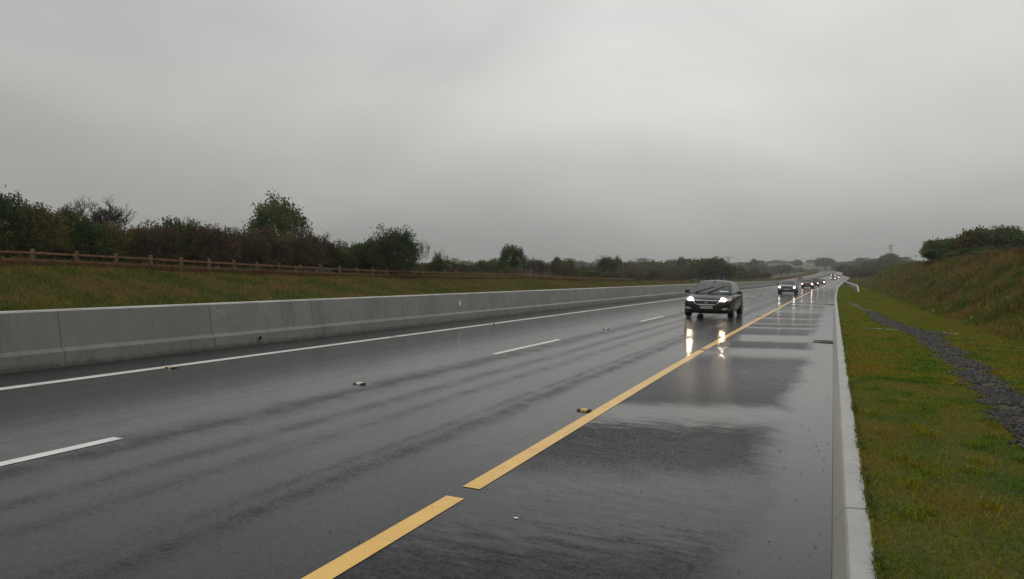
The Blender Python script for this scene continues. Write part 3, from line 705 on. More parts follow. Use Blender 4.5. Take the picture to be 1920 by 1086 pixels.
def shrub_variant(seed, n_clus=150, per=48, leaf=.020, twigs=60, lump=.16, dens_core=1500, top_flat=2.2):
    rs = np.random.default_rng(seed); d = rs.normal(size=(n_clus, 3)); d[:, 2] = np.abs(d[:, 2]) * 1.1 - .25; d /= np.linalg.norm(d, axis=1)[:, None]
    ph = rs.uniform(0, 6.28, 4); a = np.arctan2(d[:, 1], d[:, 0])
    rad = 1 + lump * (np.sin(3 * a + ph[0]) + np.sin(5 * a + ph[1] + 3 * d[:, 2]) * .6 + np.sin(7 * d[:, 2] + ph[2] + 2 * a) * .6) + rs.normal(0, .07, n_clus)
    rad *= rs.uniform(.78, 1.0, n_clus)
    ctr = d * rad[:, None] * np.array([.5, .5, .52]); ctr[:, 2] = np.clip(ctr[:, 2] + .44, .02, None)
    C = (ctr[:, None] + rs.normal(0, .045, (n_clus, per, 3))).reshape(-1, 3)
    core = rs.normal(0, .19, (dens_core, 3)) * np.array([1, 1, 1.0]) + np.array([0, 0, .42]); core = core[(core[:, 2] > 0) & (np.linalg.norm(core - [0, 0, .42], axis=1) < .44)]
    segs = []
    tw = rs.normal(size=(twigs, 3)); tw[:, 2] = np.abs(tw[:, 2]) + .15; tw /= np.linalg.norm(tw, axis=1)[:, None]
    ex = []
    for q in tw:
        p = q * np.array([.40, .40, .42]) + np.array([0, 0, .44]); dr = q * .6 + np.array([rs.normal(0, .3), rs.normal(0, .3), .9]); dr /= np.linalg.norm(dr)
        ln = rs.uniform(.10, .26)
        for i in range(4):
            nd = dr + rs.normal(0, .22, 3); nd /= np.linalg.norm(nd); p2 = p + nd * ln / 4; segs.append((p, p2, .0045 * (1 - i * .2), .0045 * (1 - (i + 1) * .2)))
            if rs.random() < .7: s3 = nd + rs.normal(0, .7, 3); segs.append((p2, p2 + s3 / np.linalg.norm(s3) * .045, .002, .001)); ex.append(p2 + s3 / np.linalg.norm(s3) * .04)
            p = p2; ex += [p + rs.normal(0, .012, 3) for _ in range(4)]
    for k in range(5):
        a_ = rs.uniform(0, 6.28); segs.append((np.array([rs.normal(0, .03), rs.normal(0, .03), -.03]), np.array([math.cos(a_) * .2, math.sin(a_) * .2, .5]), .018, .008))
    C = np.concatenate([C, core, np.array(ex)])
    return finish(segs, C, leaf)

V_SHRUB = [shrub_variant(20 + i) for i in range(5)]
V_THORN = [shrub_variant(40 + i, n_clus=90, per=34, leaf=.017, twigs=150, lump=.2, dens_core=900) for i in range(3)]
V_ROUND = [tree_variant(60 + i, levels=3, trunk_h=.27, spread=.62, kids=3, length=.62, up=.4, r0=.03, per=40, clus=.055, leaf=.022) for i in range(3)]
V_OPEN = [shrub_variant(75 + i, n_clus=210, per=44, leaf=.018, twigs=50, lump=.16, dens_core=1000) for i in range(2)]
V_IVY = [shrub_variant(90, n_clus=230, per=60, leaf=.018, twigs=90, lump=.10, dens_core=2500)]
V_BARE = [tree_variant(95, levels=6, trunk_h=.30, spread=.5, kids=2, length=.70, up=.45, r0=.034, per=0, gnarl=.25, leaf=.01)]
V_TWIGGY = [tree_variant(97, levels=3, trunk_h=.45, spread=.5, kids=2, length=.62, up=.6, r0=.012, per=3, clus=.03, gnarl=.4, leaf=.012, stems=3)]

F_GREEN = mat_foliage('dark_green_leaves', [(0.025, 0.049, 0.013), (0.047, 0.079, 0.017), (0.076, 0.106, 0.022), (0.115, 0.125, 0.030)], .5)
F_RED = mat_foliage('reddish_hedge_leaves', [(0.038, 0.056, 0.019), (0.077, 0.052, 0.029), (0.120, 0.061, 0.038), (0.090, 0.086, 0.026), (0.128, 0.073, 0.038)], .45)
F_OLIVE = mat_foliage('olive_leaves', [(0.044, 0.061, 0.015), (0.087, 0.085, 0.021), (0.151, 0.115, 0.032), (0.122, 0.069, 0.029)], .5)
F_MID = mat_foliage('mid_green_leaves', [(0.044, 0.075, 0.017), (0.075, 0.114, 0.027), (0.111, 0.135, 0.038), (0.152, 0.135, 0.051)], .6)
F_IVY = mat_foliage('ivy_leaves', [(0.026, 0.053, 0.013), (0.048, 0.078, 0.017), (0.075, 0.099, 0.022), (0.109, 0.066, 0.031)], .7)
_cache = {}
def plant(name, var, mat, px, Z, ytop, wpx, label, cat='tree', group=None, rot=None, ground=None, two=('trunk', 'crown')):
    """stand a tree at its real place: px/Z give the bearing and distance, ytop/wpx its height and spread"""
    X = (px - 1563) * Z * math.cos(YAW) / F; D = (Z + X * math.sin(YAW)) / math.cos(YAW); s = X - float(shift(D))
    g = float(terrain(s, D)) if ground is None else ground
    h = 1.7 + (522 - ytop) / F * Z - g; wd = wpx / F * Z
    return place(name, var, mat, X, D, g, h, wd, label, cat, group, rot, two)
def place(name, var, mat, X, D, g, h, wd, label, cat='tree', group=None, rot=None, two=('trunk', 'crown')):
    e = empty(name, (X, D, g), random.uniform(0, 6.28) if rot is None else rot, label=label, cat=cat, group=group)
    h = max(h, wd * .45); e.scale = (wd, wd, h)
    for nm, dat, m_ in ((two[0], var.bark, M_BARK), (two[1], var.leaf, mat)):
        if dat is None: continue
        key = (id(var), nm, m_.name)
        if key not in _cache: _cache[key] = np_mesh(nm, dat[0], quads=dat[1], mats=m_, attr=dat[2] if len(dat) > 2 else None)
        link(nm, _cache[key], e)
    return e
SH = ('stems', 'foliage')
# --- hedge behind the fence, shrub by shrub:  x, top y, width px, kind
prof_y = [(-40, 356), (0, 362), (40, 376), (100, 392), (150, 408), (200, 420), (250, 424), (300, 422), (345, 410), (380, 418), (410, 436), (450, 430), (500, 434), (560, 436), (600, 442), (640, 462), (660, 480)]
hx = np.array([p[0] for p in prof_y]); hy = np.array([p[1] for p in prof_y])
hedge = [(-30, F_GREEN, V_SHRUB), (22, F_GREEN, V_SHRUB), (70, F_OLIVE, V_THORN), (118, F_OLIVE, V_SHRUB), (160, F_GREEN, V_SHRUB), (205, F_OLIVE, V_THORN), (248, F_RED, V_SHRUB), (290, F_RED, V_THORN),
         (345, F_OLIVE, V_THORN), (318, F_GREEN, V_SHRUB), (388, F_RED, V_SHRUB), (430, F_OLIVE, V_THORN), (462, F_RED, V_THORN), (498, F_RED, V_SHRUB), (535, F_OLIVE, V_SHRUB), (572, F_RED, V_THORN), (606, F_RED, V_SHRUB), (632, F_GREEN, V_SHRUB)]
where = ['at the far left edge of the picture', 'second from the left edge', 'with open twigs on top, third from the left', 'just left of the bare tree', 'below the left of the bare tree', 'right under the bare tree',
         'just right of the bare tree', 'between the bare tree and the spiky peak', 'forming the tall spiky peak mid hedge', 'low and dark, left under the spiky peak', 'right of the spiky peak', 'between the spiky peak and the big green tree',
         'at the left foot of the big green tree', 'in front of the left half of the big green tree', 'in front of the right half of the big green tree', 'right of the big green tree', 'second from the right end of the tall hedge', 'at the right end of the tall hedge']
kindn = {F_GREEN.name: 'dark green', F_RED.name: 'reddish brown', F_OLIVE.name: 'olive brown'}
for i, (x, m_, vs) in enumerate(hedge):
    Z = F * 36.5 / (.913 * (1563 - x)) * (1 + .03 * math.sin(i * 2.4)); y = float(np.interp(x, hx, hy)) - 3 + 3 * math.sin(i * 3.3)
    wpx = 3.4 * F / Z * (1.0 if x > 300 else .9)
    plant('hedge_shrub', vs[i % len(vs)], m_, x, Z, y, wpx, f'{kindn[m_.name]} hedge shrub {where[i]}', 'shrub', 'shrubs of the tall hedge behind the fence', two=SH)
# second, deeper row that closes the hedge
for i in range(15):
    x = -20 + i * 43; Z = F * 39.5 / (.913 * (1563 - x)); y = float(np.interp(x, hx, hy)) + 10
    plant('hedge_shrub', V_SHRUB[(i * 2) % 5], [F_GREEN, F_OLIVE, F_RED][i % 3], x, Z, y, 4.0 * F / Z, 'dark shrub in the back row of the tall hedge, mostly hidden by the front row', 'shrub', 'back row of the tall hedge', two=SH)
plant('bare_tree', V_BARE[0], F_GREEN, 200, 50, 377, 150, 'leafless tree with a fan of fine twigs rising behind the hedge')
plant('broadleaf_tree', V_OPEN[0], F_MID, 520, 62, 371, 132, 'tall green broadleaf tree standing out above the reddish hedge')
plant('thorn_bush', V_ROUND[1], F_GREEN, 678, 60, 458, 46, 'small green bush just left of the ivy covered tree', 'bush')
plant('ivy_tree', V_IVY[0], F_IVY, 738, 60, 427, 100, 'rounded dark ivy covered tree with twigs sprouting from its top', two=SH)
plant('thorn_tree', V_TWIGGY[0], F_OLIVE, 788, 63, 447, 40, 'thin half bare thorn leaning right of the ivy covered tree')
plant('ivy_stump', V_SHRUB[1], F_IVY, 820, 70, 474, 24, 'narrow ivy covered stump with bare twigs right of the thorn', 'bush', two=SH)
plant('thorn_tree', V_TWIGGY[0], F_OLIVE, 828, 72, 466, 34, 'sparse bare twigs around the ivy covered stump')
plant('low_shrub', V_SHRUB[2], F_OLIVE, 655, 62, 486, 44, 'low olive shrub below the gap right of the tall hedge', 'shrub', two=SH)
plant('low_shrub', V_SHRUB[3], F_OLIVE, 700, 64, 488, 44, 'low olive shrub at the left foot of the ivy covered tree', 'shrub', two=SH)
plant('low_shrub', V_THORN[0], F_OLIVE, 775, 66, 492, 50, 'low olive shrub at the right foot of the ivy covered tree', 'shrub', two=SH)
plant('low_shrub', V_THORN[1], F_RED, 855, 78, 499, 60, 'low reddish shrub behind the fence right of the ivy covered stump', 'shrub', two=SH)
for x, y, wp, Z, m_, lab in ((885, 496, 40, 110, F_GREEN, 'low dark shrub at the left end of the distant hedge'), (905, 488, 36, 112, F_GREEN, 'dark green bush left of the lone tree in mid field'), (928, 487, 34, 115, F_GREEN, 'dark green bush close against the left of the lone tree'),
                             (1003, 484, 42, 96, F_RED, 'spiky reddish bush right of the lone tree'), (1030, 494, 50, 98, F_RED, 'low red brown bush sloping down right of the spiky bush'), (1062, 500, 50, 104, F_RED, 'low brown bush under the pair of small round trees')):
    plant('field_bush', V_THORN[int(x) % 3] if m_ is F_RED else V_SHRUB[int(x) % 5], m_, x, Z, y, wp, lab, 'bush', two=SH)
plant('broadleaf_tree', V_OPEN[1], F_GREEN, 960, 92, 460, 54, 'lone dark broadleaf tree in the middle of the left field hedge')
plant('field_bush', V_SHRUB[1], F_OLIVE, 958, 88, 499, 62, 'low bush hiding the foot of the lone dark tree', 'bush', two=SH)
plant('broadleaf_tree', V_ROUND[0], F_GREEN, 1044, 140, 486, 24, 'small dark round tree, left of a close pair')
plant('broadleaf_tree', V_ROUND[1], F_GREEN, 1062, 150, 491, 24, 'small low round tree, right of a close pair')
plant('broadleaf_tree', V_ROUND[0], F_GREEN, 1137, 150, 486, 38, 'dark round tree directly below the left pylon')
plant('broadleaf_tree', V_OPEN[0], F_GREEN, 1157, 210, 480, 20, 'slim sparse tree just right of the tree below the left pylon')
plant('broadleaf_tree', V_OPEN[1], F_GREEN, 1278, 290, 482, 22, 'sparse far tree sticking out between the two left pylons')
plant('broadleaf_tree', V_ROUND[1], F_MID, 1325, 200, 487, 58, 'broad pale green tree right above the dark car')
plant('broadleaf_tree', V_ROUND[2], F_OLIVE, 1352, 200, 497, 44, 'low spreading tree behind the small blue sign')
# scrub along the field edge from mid distance to the blue sign
i = 0
for x in range(1085, 1420, 15):
    for Z, dy in ((118 + (x - 1085) * .40, 0), (150 + (x - 1085) * .45, -7)):
        i += 1; y = 508 + dy + 4 * math.sin(i * 1.9) + (x - 1085) * .006
        Z2 = Z * random.uniform(.95, 1.08); m_ = (F_OLIVE, F_RED, F_GREEN, F_OLIVE)[i % 4]
        plant('scrub_bush', (V_SHRUB + V_THORN)[i % 8], m_, x + random.uniform(-5, 5), Z2, y, 4.6 * F / Z2, 'olive brown bush in the thick scrub between the left field and the carriageway', 'bush', 'bushes of the scrub left of the dark car', two=SH)
# far hedgerow trees, one thing each
far = []
def row(x0, x1, Z0, Z1, y0, y1, wm, n, mats, lab, grp, name='hedgerow_tree'):
    for i in range(n):
        f = (i + random.uniform(-.3, .3)) / max(1, n - 1); x = x0 + (x1 - x0) * f; Z = Z0 + (Z1 - Z0) * f
        y = y0 + (y1 - y0) * f + random.uniform(-2.2, 2.6)
        var = random.choice(V_ROUND + V_SHRUB[:3]); m_ = random.choice(mats)
        plant(name, var, m_, x, Z, y, wm * random.uniform(.8, 1.3) * F / Z, lab, 'tree', grp, two=('trunk', 'crown') )
row(655, 860, 72, 82, 490, 498, 3.6, 14, [F_OLIVE, F_GREEN], 'low dark bush behind the gap between the ivy covered tree and the fence', 'low bushes behind the ivy covered tree', 'field_bush')
row(1170, 1330, 290, 330, 492, 490, 11, 15, [F_GREEN, F_OLIVE], 'hazy tree in the far row behind the scrub left of the dark car', 'far row of trees behind the scrub')
row(850, 1180, 520, 560, 493, 493, 16, 16, [F_GREEN, F_MID], 'pale hazy tree in the distant row on the left horizon', 'distant row on the left horizon')
row(1340, 1480, 420, 560, 497, 500, 12, 10, [F_GREEN, F_OLIVE], 'hazy tree in the field hedge between the blue sign and the silver car', 'field hedge above the silver car')
row(1365, 1440, 250, 300, 511, 513, 5, 8, [F_GREEN, F_OLIVE, F_RED], 'low bush on the verge slope above the silver car', 'bushes on the slope above the silver car', 'verge_bush')
row(1425, 1500, 560, 640, 502, 503, 8, 9, [F_GREEN], 'dark hedge tree on the bend left of the far carriageway', 'hedge trees on the bend')
row(1500, 1532, 640, 660, 505, 506, 5, 6, [F_GREEN, F_OLIVE], 'low dark bush beside the far bend of the carriageway', 'bushes on the far bend', 'verge_bush')
row(1340, 1530, 1000, 1150, 493, 493, 12, 14, [F_GREEN, F_MID], 'faint tree on the skyline between the second pylon and the road', 'skyline trees left of the road')
plant('broadleaf_tree', V_ROUND[2], F_GREEN, 1411, 520, 489, 20, 'far round tree just right of the second pylon')
plant('broadleaf_tree', V_ROUND[0], F_GREEN, 1493, 900, 488, 19, 'far round tree standing alone on the skyline above the red cars')
plant('broadleaf_tree', V_ROUND[1], F_GREEN, 1549, 800, 485, 32, 'dark round tree on the skyline above the bend of the road')
plant('broadleaf_tree', V_ROUND[2], F_GREEN, 1532, 850, 489, 12, 'small far tree just left of the dark tree above the road')
plant('broadleaf_tree', V_SHRUB[0], F_GREEN, 1566, 820, 491, 20, 'low far tree just right of the dark tree above the road')
row(1580, 1645, 760, 620, 491, 489, 18, 7, [F_GREEN], 'hazy tree on the skyline right of the far bend', 'skyline trees right of the road')
row(1592, 1720, 430, 330, 499, 494, 13, 13, [F_GREEN, F_OLIVE], 'hazy tree in the wood right of the far bend', 'wood right of the far bend')
row(1604, 1700, 300, 240, 510, 503, 8, 12, [F_OLIVE, F_GREEN, F_RED], 'dark bush behind the end of the right bank', 'bushes behind the right bank', 'verge_bush')
row(1685, 1745, 300, 220, 492, 489, 9, 6, [F_GREEN], 'hazy tree left of the round tree on the right bank', 'trees behind the right bank')
plant('broadleaf_tree', V_ROUND[0], F_GREEN, 1664, 480, 478, 32, 'round far tree in front of the right pylon')
plant('thorn_tree', V_TWIGGY[0], F_OLIVE, 1733, 110, 462, 26, 'thin bare sapling left of the round tree on the right bank')
plant('broadleaf_tree', V_ROUND[1], F_MID, 1760, 92, 452, 46, 'round green tree at the left end of the right bank clump')
plant('broadleaf_tree', V_SHRUB[2], F_MID, 1795, 94, 459, 56, 'low dark tree between the round tree and the big one')
plant('broadleaf_tree', V_ROUND[0], F_MID, 1799, 93, 449, 52, 'middling green tree filling the dip left of the big tree on the right bank')
plant('broadleaf_tree', V_ROUND[2], F_OLIVE, 1828, 90, 434, 66, 'big tree with a pinkish brown left side on the right bank')
plant('broadleaf_tree', V_ROUND[0], F_MID, 1868, 88, 430, 74, 'tallest green tree of the clump on the right bank')
plant('broadleaf_tree', V_ROUND[1], F_GREEN, 1912, 86, 443, 56, 'darker tree at the right edge of the picture')
plant('broadleaf_tree', V_SHRUB[3], F_GREEN, 1850, 84, 462, 60, 'low dark tree in front of the tallest tree on the right bank')
plant('broadleaf_tree', V_SHRUB[4], F_GREEN, 1890, 82, 462, 60, 'low dark tree in front of the tree at the right edge')
row(1762, 1945, 80, 62, 474, 468, 2.4, 10, [F_GREEN, F_MID], 'dark green undergrowth bush filling the foot of the right bank trees', 'undergrowth below the right bank trees', 'field_bush')
row(1735, 1935, 78, 55, 487, 478, 1.3, 13, [F_RED, F_OLIVE], 'low rusty brown bush on the crest of the right bank', 'bushes on the crest of the right bank', 'crest_bush')
# masses far away that read as one
def wood(name, x0, x1, Z, y, n, lab, mat):
    cs = []
    for i in range(n):
        x = x0 + (x1 - x0) * random.random(); z = Z * random.uniform(.94, 1.06); X = (x - 1563) * z * .913 / F; D = (z + X * math.sin(YAW)) / math.cos(YAW)
        g = float(terrain(X - float(shift(D)), D)); top = 1.7 + (522 - y) / F * z + 3 * math.sin(x * .09) + 2 * math.sin(x * .23 + 1) - g
        cs.append((X, D, g, max(3, top)))
    cs = np.array(cs); per = 34
    C = cs[:, None, :3] + rng.normal(0, 1, (n, per, 3)) * np.array([2.6, 2.6, 0]); hh = rng.random((n, per)) ** .7
    C[..., 2] = cs[:, None, 2] + hh * cs[:, None, 3]
    lv, lq = leaves_np(C.reshape(-1, 3), .9 * Z / 700)
    tag(link(name, np_mesh(name, lv, quads=lq, mats=mat, attr=np.repeat(rng.random(n * per), 4))), label=lab, cat='wood', kind='stuff')
wood('distant_wood', 840, 1330, 950, 491, 900, 'faint wooded ridge along the left horizon', F_MID)
wood('distant_wood', 1340, 1470, 700, 497, 350, 'faint hedges and woods between the fields in the distance', F_GREEN)
wood('distant_wood', 1570, 1760, 700, 492, 500, 'faint wood along the horizon right of the road', F_GREEN)

# ------------------------------------------------------------------ pylons, sign
def pylon(px, Z, ybase, ytop, label, yaw=0., wm=13., narrow=False):
    X = (px - 1563) * Z * .913 / F; D = (Z + X * math.sin(YAW)) / math.cos(YAW); g = float(terrain(X - float(shift(D)), D))
    H = 1.7 + (522 - ytop) / F * Z - g
    e = empty('pylon', (X, D, g), YAW + yaw, label=label, cat='pylon', group='lattice pylons on the skyline')
    r = .16 * Z / 900; mb = MB(); wb = H * .10; wt = H * .035; hw = H * .55
    for sx in (-1, 1):
        for sy in (-1, 1): mb.tube([(sx * wb, sy * wb, 0), (sx * wt, sy * wt, hw)], r, 4)
    for i in range(6):
        z0 = hw * i / 6; z1 = hw * (i + 1) / 6; a = wb + (wt - wb) * i / 6; b = wb + (wt - wb) * (i + 1) / 6
        for sy in (-1, 1): mb.tube([(-a, sy * a, z0), (b, sy * b, z1)], r * .6, 4); mb.tube([(a, sy * a, z0), (-b, sy * b, z1)], r * .6, 4)
    mb.build('tower', M_DARKST, e)
    mb = MB(); u = wm * .30
    for sx in (-1, 1):
        for sy in (-1, 1): mb.tube([(sx * wt, sy * wt, hw), (sx * u, sy * wt, H * .93)], r, 4); mb.tube([(sx * wt * .2, sy * wt, hw), (sx * (u - 1.4), sy * wt, H * .93)], r * .8, 4)
        for i in range(4):
            z0 = hw + (H * .93 - hw) * i / 4; z1 = hw + (H * .93 - hw) * (i + 1) / 4
            mb.tube([(sx * (wt + (u - wt) * i / 4), wt, z0), (sx * (wt * .2 + (u - 1.4 - wt * .2) * (i + 1) / 4), wt, z1)], r * .5, 4)
    mb.build('fork', M_DARKST, e)
    mb = MB()
    for z in (H * .93, H * .955):
        mb.tube([(-wm, 0, z), (wm, 0, z)], r, 4)
    for i in range(-8, 8): mb.tube([(i * wm / 8, 0, H * .93), ((i + .5) * wm / 8, 0, H * .955)], r * .5, 4)
    for sx in (-1, 1): mb.tube([(sx * u, 0, H * .955), (sx * u * 1.05, 0, H)], r, 4)
    mb.build('crossarm', M_DARKST, e)
    for sx in (-.92, 0, .92):
        mb = MB(); mb.tube([(sx * wm, 0, H * .93), (sx * wm, 0, H * .93 - 2.2)], r * .9, 4); mb.build('insulator', M_DARKST, e)
    return (X, D, g + H * .93 - 2.2, YAW + yaw, wm)
p1 = pylon(1128, 1000, 500, 478, 'lattice pylon with a wide flat crossarm behind the dark round tree', wm=6.6)
p2 = pylon(1366, 1050, 500, 481, 'lattice pylon with a wide crossarm above the field right of the dark car', wm=9)
p3 = pylon(1670, 900, 488, 458, 'tall lattice pylon on the right skyline behind the round tree', wm=4.0)
for a, b, lab in ((p1, p2, 'thin power cables strung between the left and middle pylons'), (p2, p3, 'thin power cables strung between the middle and right pylons')):
    e = empty('power_cables', (a[0], a[1], a[2]), label=lab, cat='power line')
    for sx in (-.92, 0, .92):
        A = Vector(a[:3]) + Vector((math.cos(a[3]), math.sin(a[3]), 0)) * sx * a[4]; B = Vector(b[:3]) + Vector((math.cos(b[3]), math.sin(b[3]), 0)) * sx * b[4]
        mb = MB(); mb.tube([A.lerp(B, i / 16) - Vector((0, 0, 7 * 4 * (i / 16) * (1 - i / 16))) for i in range(17)], .035, 3); child_at(mb.build('cable', M_DARKST, None), e)
X = (1357 - 1563) * 178 * .913 / F; D = (178 + X * math.sin(YAW)) / math.cos(YAW); g = float(terrain(X - float(shift(D)), D))
e = empty('road_sign', (X, D, g), YAW * .3, label='small blue road sign on a post on the left verge behind the dark car', cat='road sign')
mb = MB(); mb.box((0, 0, 1.7 - g + .1), (.62, .03, .72)); mb.build('panel', M_SIGNB, e)
mb = MB(); mb.tube([(0, .04, -.2), (0, .04, 1.9 - g)], .04, 6); mb.build('post', M_STEEL, e)


# ------------------------------------------------------------------ cars
def paint(name, col, rough=.3, metal=.1):
    m, t = material(name)
    oc = t.n('ShaderNodeTexCoord').outputs['Object']
    dz = t.rng(t.n('ShaderNodeSeparateXYZ', {0: oc}).outputs[2], .25, .75)
    nz = t.noise(oc, 4, 4, .6)
    c = t.mix(t.m('MULTIPLY', t.m('SUBTRACT', 1, dz), t.rng(nz, .3, .7, .2, .7)), col, [x * .5 + .012 for x in col])     # road dirt low on the body
    drops = t.bump(t.noise(oc, 90, 2, .5), .12, .002)
    t.out(t.n('ShaderNodeBsdfPrincipled', {'Base Color': c, 'Roughness': rough, 'Metallic': metal, 'Specular IOR Level': .2, 'Coat Weight': .38, 'Coat Roughness': .06, 'Coat Normal': drops}).outputs[0])
    return m
def lerp(a, b, t_): return a + (b - a) * t_
def build_car(sp, root):
    Lc, W, H = sp['len'], sp['w'] / 2, sp['h']; y0 = -Lc / 2
    dg = None
    # lower body
    st = sp['st']; prof = []
    V = []; Fc = []; half = 8
    for (y, w_, zb, zs, zc) in st:
        w_ *= W / .94
        pts = [(0, zb), (.78 * w_, zb), (.93 * w_, zb + .05), (w_, (zb * .45 + zs * .55)), (.985 * w_, zs - .10), (.93 * w_, zs), (.70 * w_, lerp(zs, zc, .62)), (.35 * w_, lerp(zs, zc, .93)), (0, zc)]
        ring = pts + [(-a, b) for a, b in pts[1:-1][::-1]]
        V += [(a, y + y0, b) for a, b in ring]
    n = 16
    for i in range(len(st) - 1):
        for j in range(n): Fc.append((i * n + j, i * n + (j + 1) % n, i * n + n + (j + 1) % n, i * n + n + j))
    Fc.append(tuple(range(n))[::-1]); Fc.append(tuple(range((len(st) - 1) * n, len(st) * n)))
    me = bpy.data.meshes.new('body'); me.from_pydata(V, [], Fc); me.update()
    bm_ = bmesh.new(); bm_.from_mesh(me); bmesh.ops.recalc_face_normals(bm_, faces=bm_.faces); bm_.to_mesh(me); bm_.free()
    tmp = link('body_tmp', me); sm = tmp.modifiers.new('a', 'SUBSURF'); sm.levels = 2; sm.render_levels = 2
    wr = sp['wr']; ax = sp['axles']; cutters = []
    for k_, ya in enumerate(ax):
        mb = MB()
        mb.disc((0, ya + y0, wr - .0), (1, 0, 0), wr + .075, 3 * W, 32)
        c = mb.build('cut', M_BLACKPL); cutters.append(c)
        for sx in (-1, 1): pass
    # only the outer 0.28 m of the arch is cut away
    solids = []
    for ya in ax:
        for sx in (-1, 1):
            mb = MB(); mb.disc((sx * (W - .10), ya + y0, wr), (1, 0, 0), wr + .07, .36, 32); c = mb.build('cut', M_BLACKPL); solids.append(c)
            bb = tmp.modifiers.new('b', 'BOOLEAN'); bb.operation = 'DIFFERENCE'; bb.object = c; bb.solver = 'EXACT'
    for c in cutters: bpy.data.objects.remove(c)
    bpy.context.view_layer.update(); dg = bpy.context.evaluated_depsgraph_get()
    bme = bpy.data.meshes.new_from_object(tmp.evaluated_get(dg)); bme.name = 'body'
    bme.materials.clear(); bme.materials.append(sp['paint']); bme.materials.append(M_BLACKPL)
    for p in bme.polygons:
        p.use_smooth = True; p.material_index = 0
        c = p.center
        for ya in ax:
            if math.hypot(c.y - ya - y0, c.z - wr) < wr + .068 and abs(c.x) < W - .01: p.material_index = 1
        if c.z < sp.get('sill', .27): p.material_index = 1
    for c in solids + [tmp]: bpy.data.objects.remove(c)
    bme.set_sharp_from_angle(angle=R(42))
    body = link('body', bme, root)
    bvh = BVHTree.FromPolygons([v.co[:] for v in bme.vertices], [p.vertices[:] for p in bme.polygons])
    # greenhouse
    gl = sp['gl']     # list of levels: (z, half width, y front, y rear, bow)
    def lev(t_):
        f = t_ * (len(gl) - 1); i = min(int(f), len(gl) - 2); return [lerp(a, b, f - i) for a, b in zip(gl[i], gl[i + 1])]
    def front(a, t_, off=0):
        z, w_, yf, yr, bw = lev(t_); u = 2 * a - 1; return Vector((u * w_, yf - bw * (1 - u * u) - off + y0, z + off * .5))
    def rear(a, t_, off=0):
        z, w_, yf, yr, bw = lev(t_); u = 2 * a - 1; return Vector((u * w_, yr + bw * .6 * (1 - u * u) + off + y0, z + off * .5))
    def side(sx, b, t_, off=0):
        z, w_, yf, yr, bw = lev(t_); return Vector((sx * (w_ + .035 * math.sin(math.pi * b) + off), lerp(yf, yr, b) + y0, z))
    def patch(fn, u0, u1, v0, v1, nu=10, nv=6, shape=None):
        V = [fn(lerp(u0, u1, i / nu), lerp(v0, v1, j / nv)) for i in range(nu + 1) for j in range(nv + 1)]
        Q = [(i * (nv + 1) + j, (i + 1) * (nv + 1) + j, (i + 1) * (nv + 1) + j + 1, i * (nv + 1) + j + 1) for i in range(nu) for j in range(nv)]
        return V, Q
    mb = MB()
    for fn in (front, rear, lambda b, t_: side(1, b, t_), lambda b, t_: side(-1, b, t_)): mb.add(*patch(fn, 0, 1, 0, 1, 12, 6))
    z, w_, yf, yr, bw = gl[-1]; top = []
    N_ = 12
    V = []; Q = []
    for i in range(N_ + 1):
        for j in range(N_ + 1):
            u = i / N_; v = j / N_; a = front(u, 1); b = rear(u, 1); p = a.lerp(b, v)
            ed = side(1 if u > .5 else -1, v, 1).x; 
            if i in (0, N_): p.x = side(1 if i else -1, v, 1).x
            else: p.x += (.035 * math.sin(math.pi * v)) * (2 * u - 1)
            p.z += (H - z) * (1 - (2 * u - 1) ** 2 * 1.0) ** .7 * math.sin(math.pi * min(1, max(0, v * .9 + .06))) ** .5 if 0 < i < N_ and 0 < j < N_ else 0
            V.append(p)
    for i in range(N_):
        for j in range(N_): Q.append((i * (N_ + 1) + j, (i + 1) * (N_ + 1) + j, (i + 1) * (N_ + 1) + j + 1, i * (N_ + 1) + j + 1))
    mb.add(V, Q)
    rf = mb.build('roof', sp['paint'], root, True)
    bm_ = bmesh.new(); bm_.from_mesh(rf.data); bmesh.ops.remove_doubles(bm_, verts=bm_.verts, dist=.001); bmesh.ops.recalc_face_normals(bm_, faces=bm_.faces); bm_.to_mesh(rf.data); bm_.free()
    rf.data.set_sharp_from_angle(angle=R(50))
    def glass(name, fn, u0, u1, v0, v1):
        mb = MB(); mb.add(*patch(fn, u0, u1, v0, v1)); g = mb.build(name, M_GLASS, root, True); return g
    glass('windscreen', lambda a, t_: front(a, t_, .006), .045, .955, .04, .93)
    glass('rear_window', lambda a, t_: rear(a, t_, .006), .07, .93, .1, .9)
    for sx in (-1, 1):
        for u0, u1 in sp['win']: glass('side_window', lambda b, t_: side(sx, b, t_, .006), u0, u1, .10, .90)
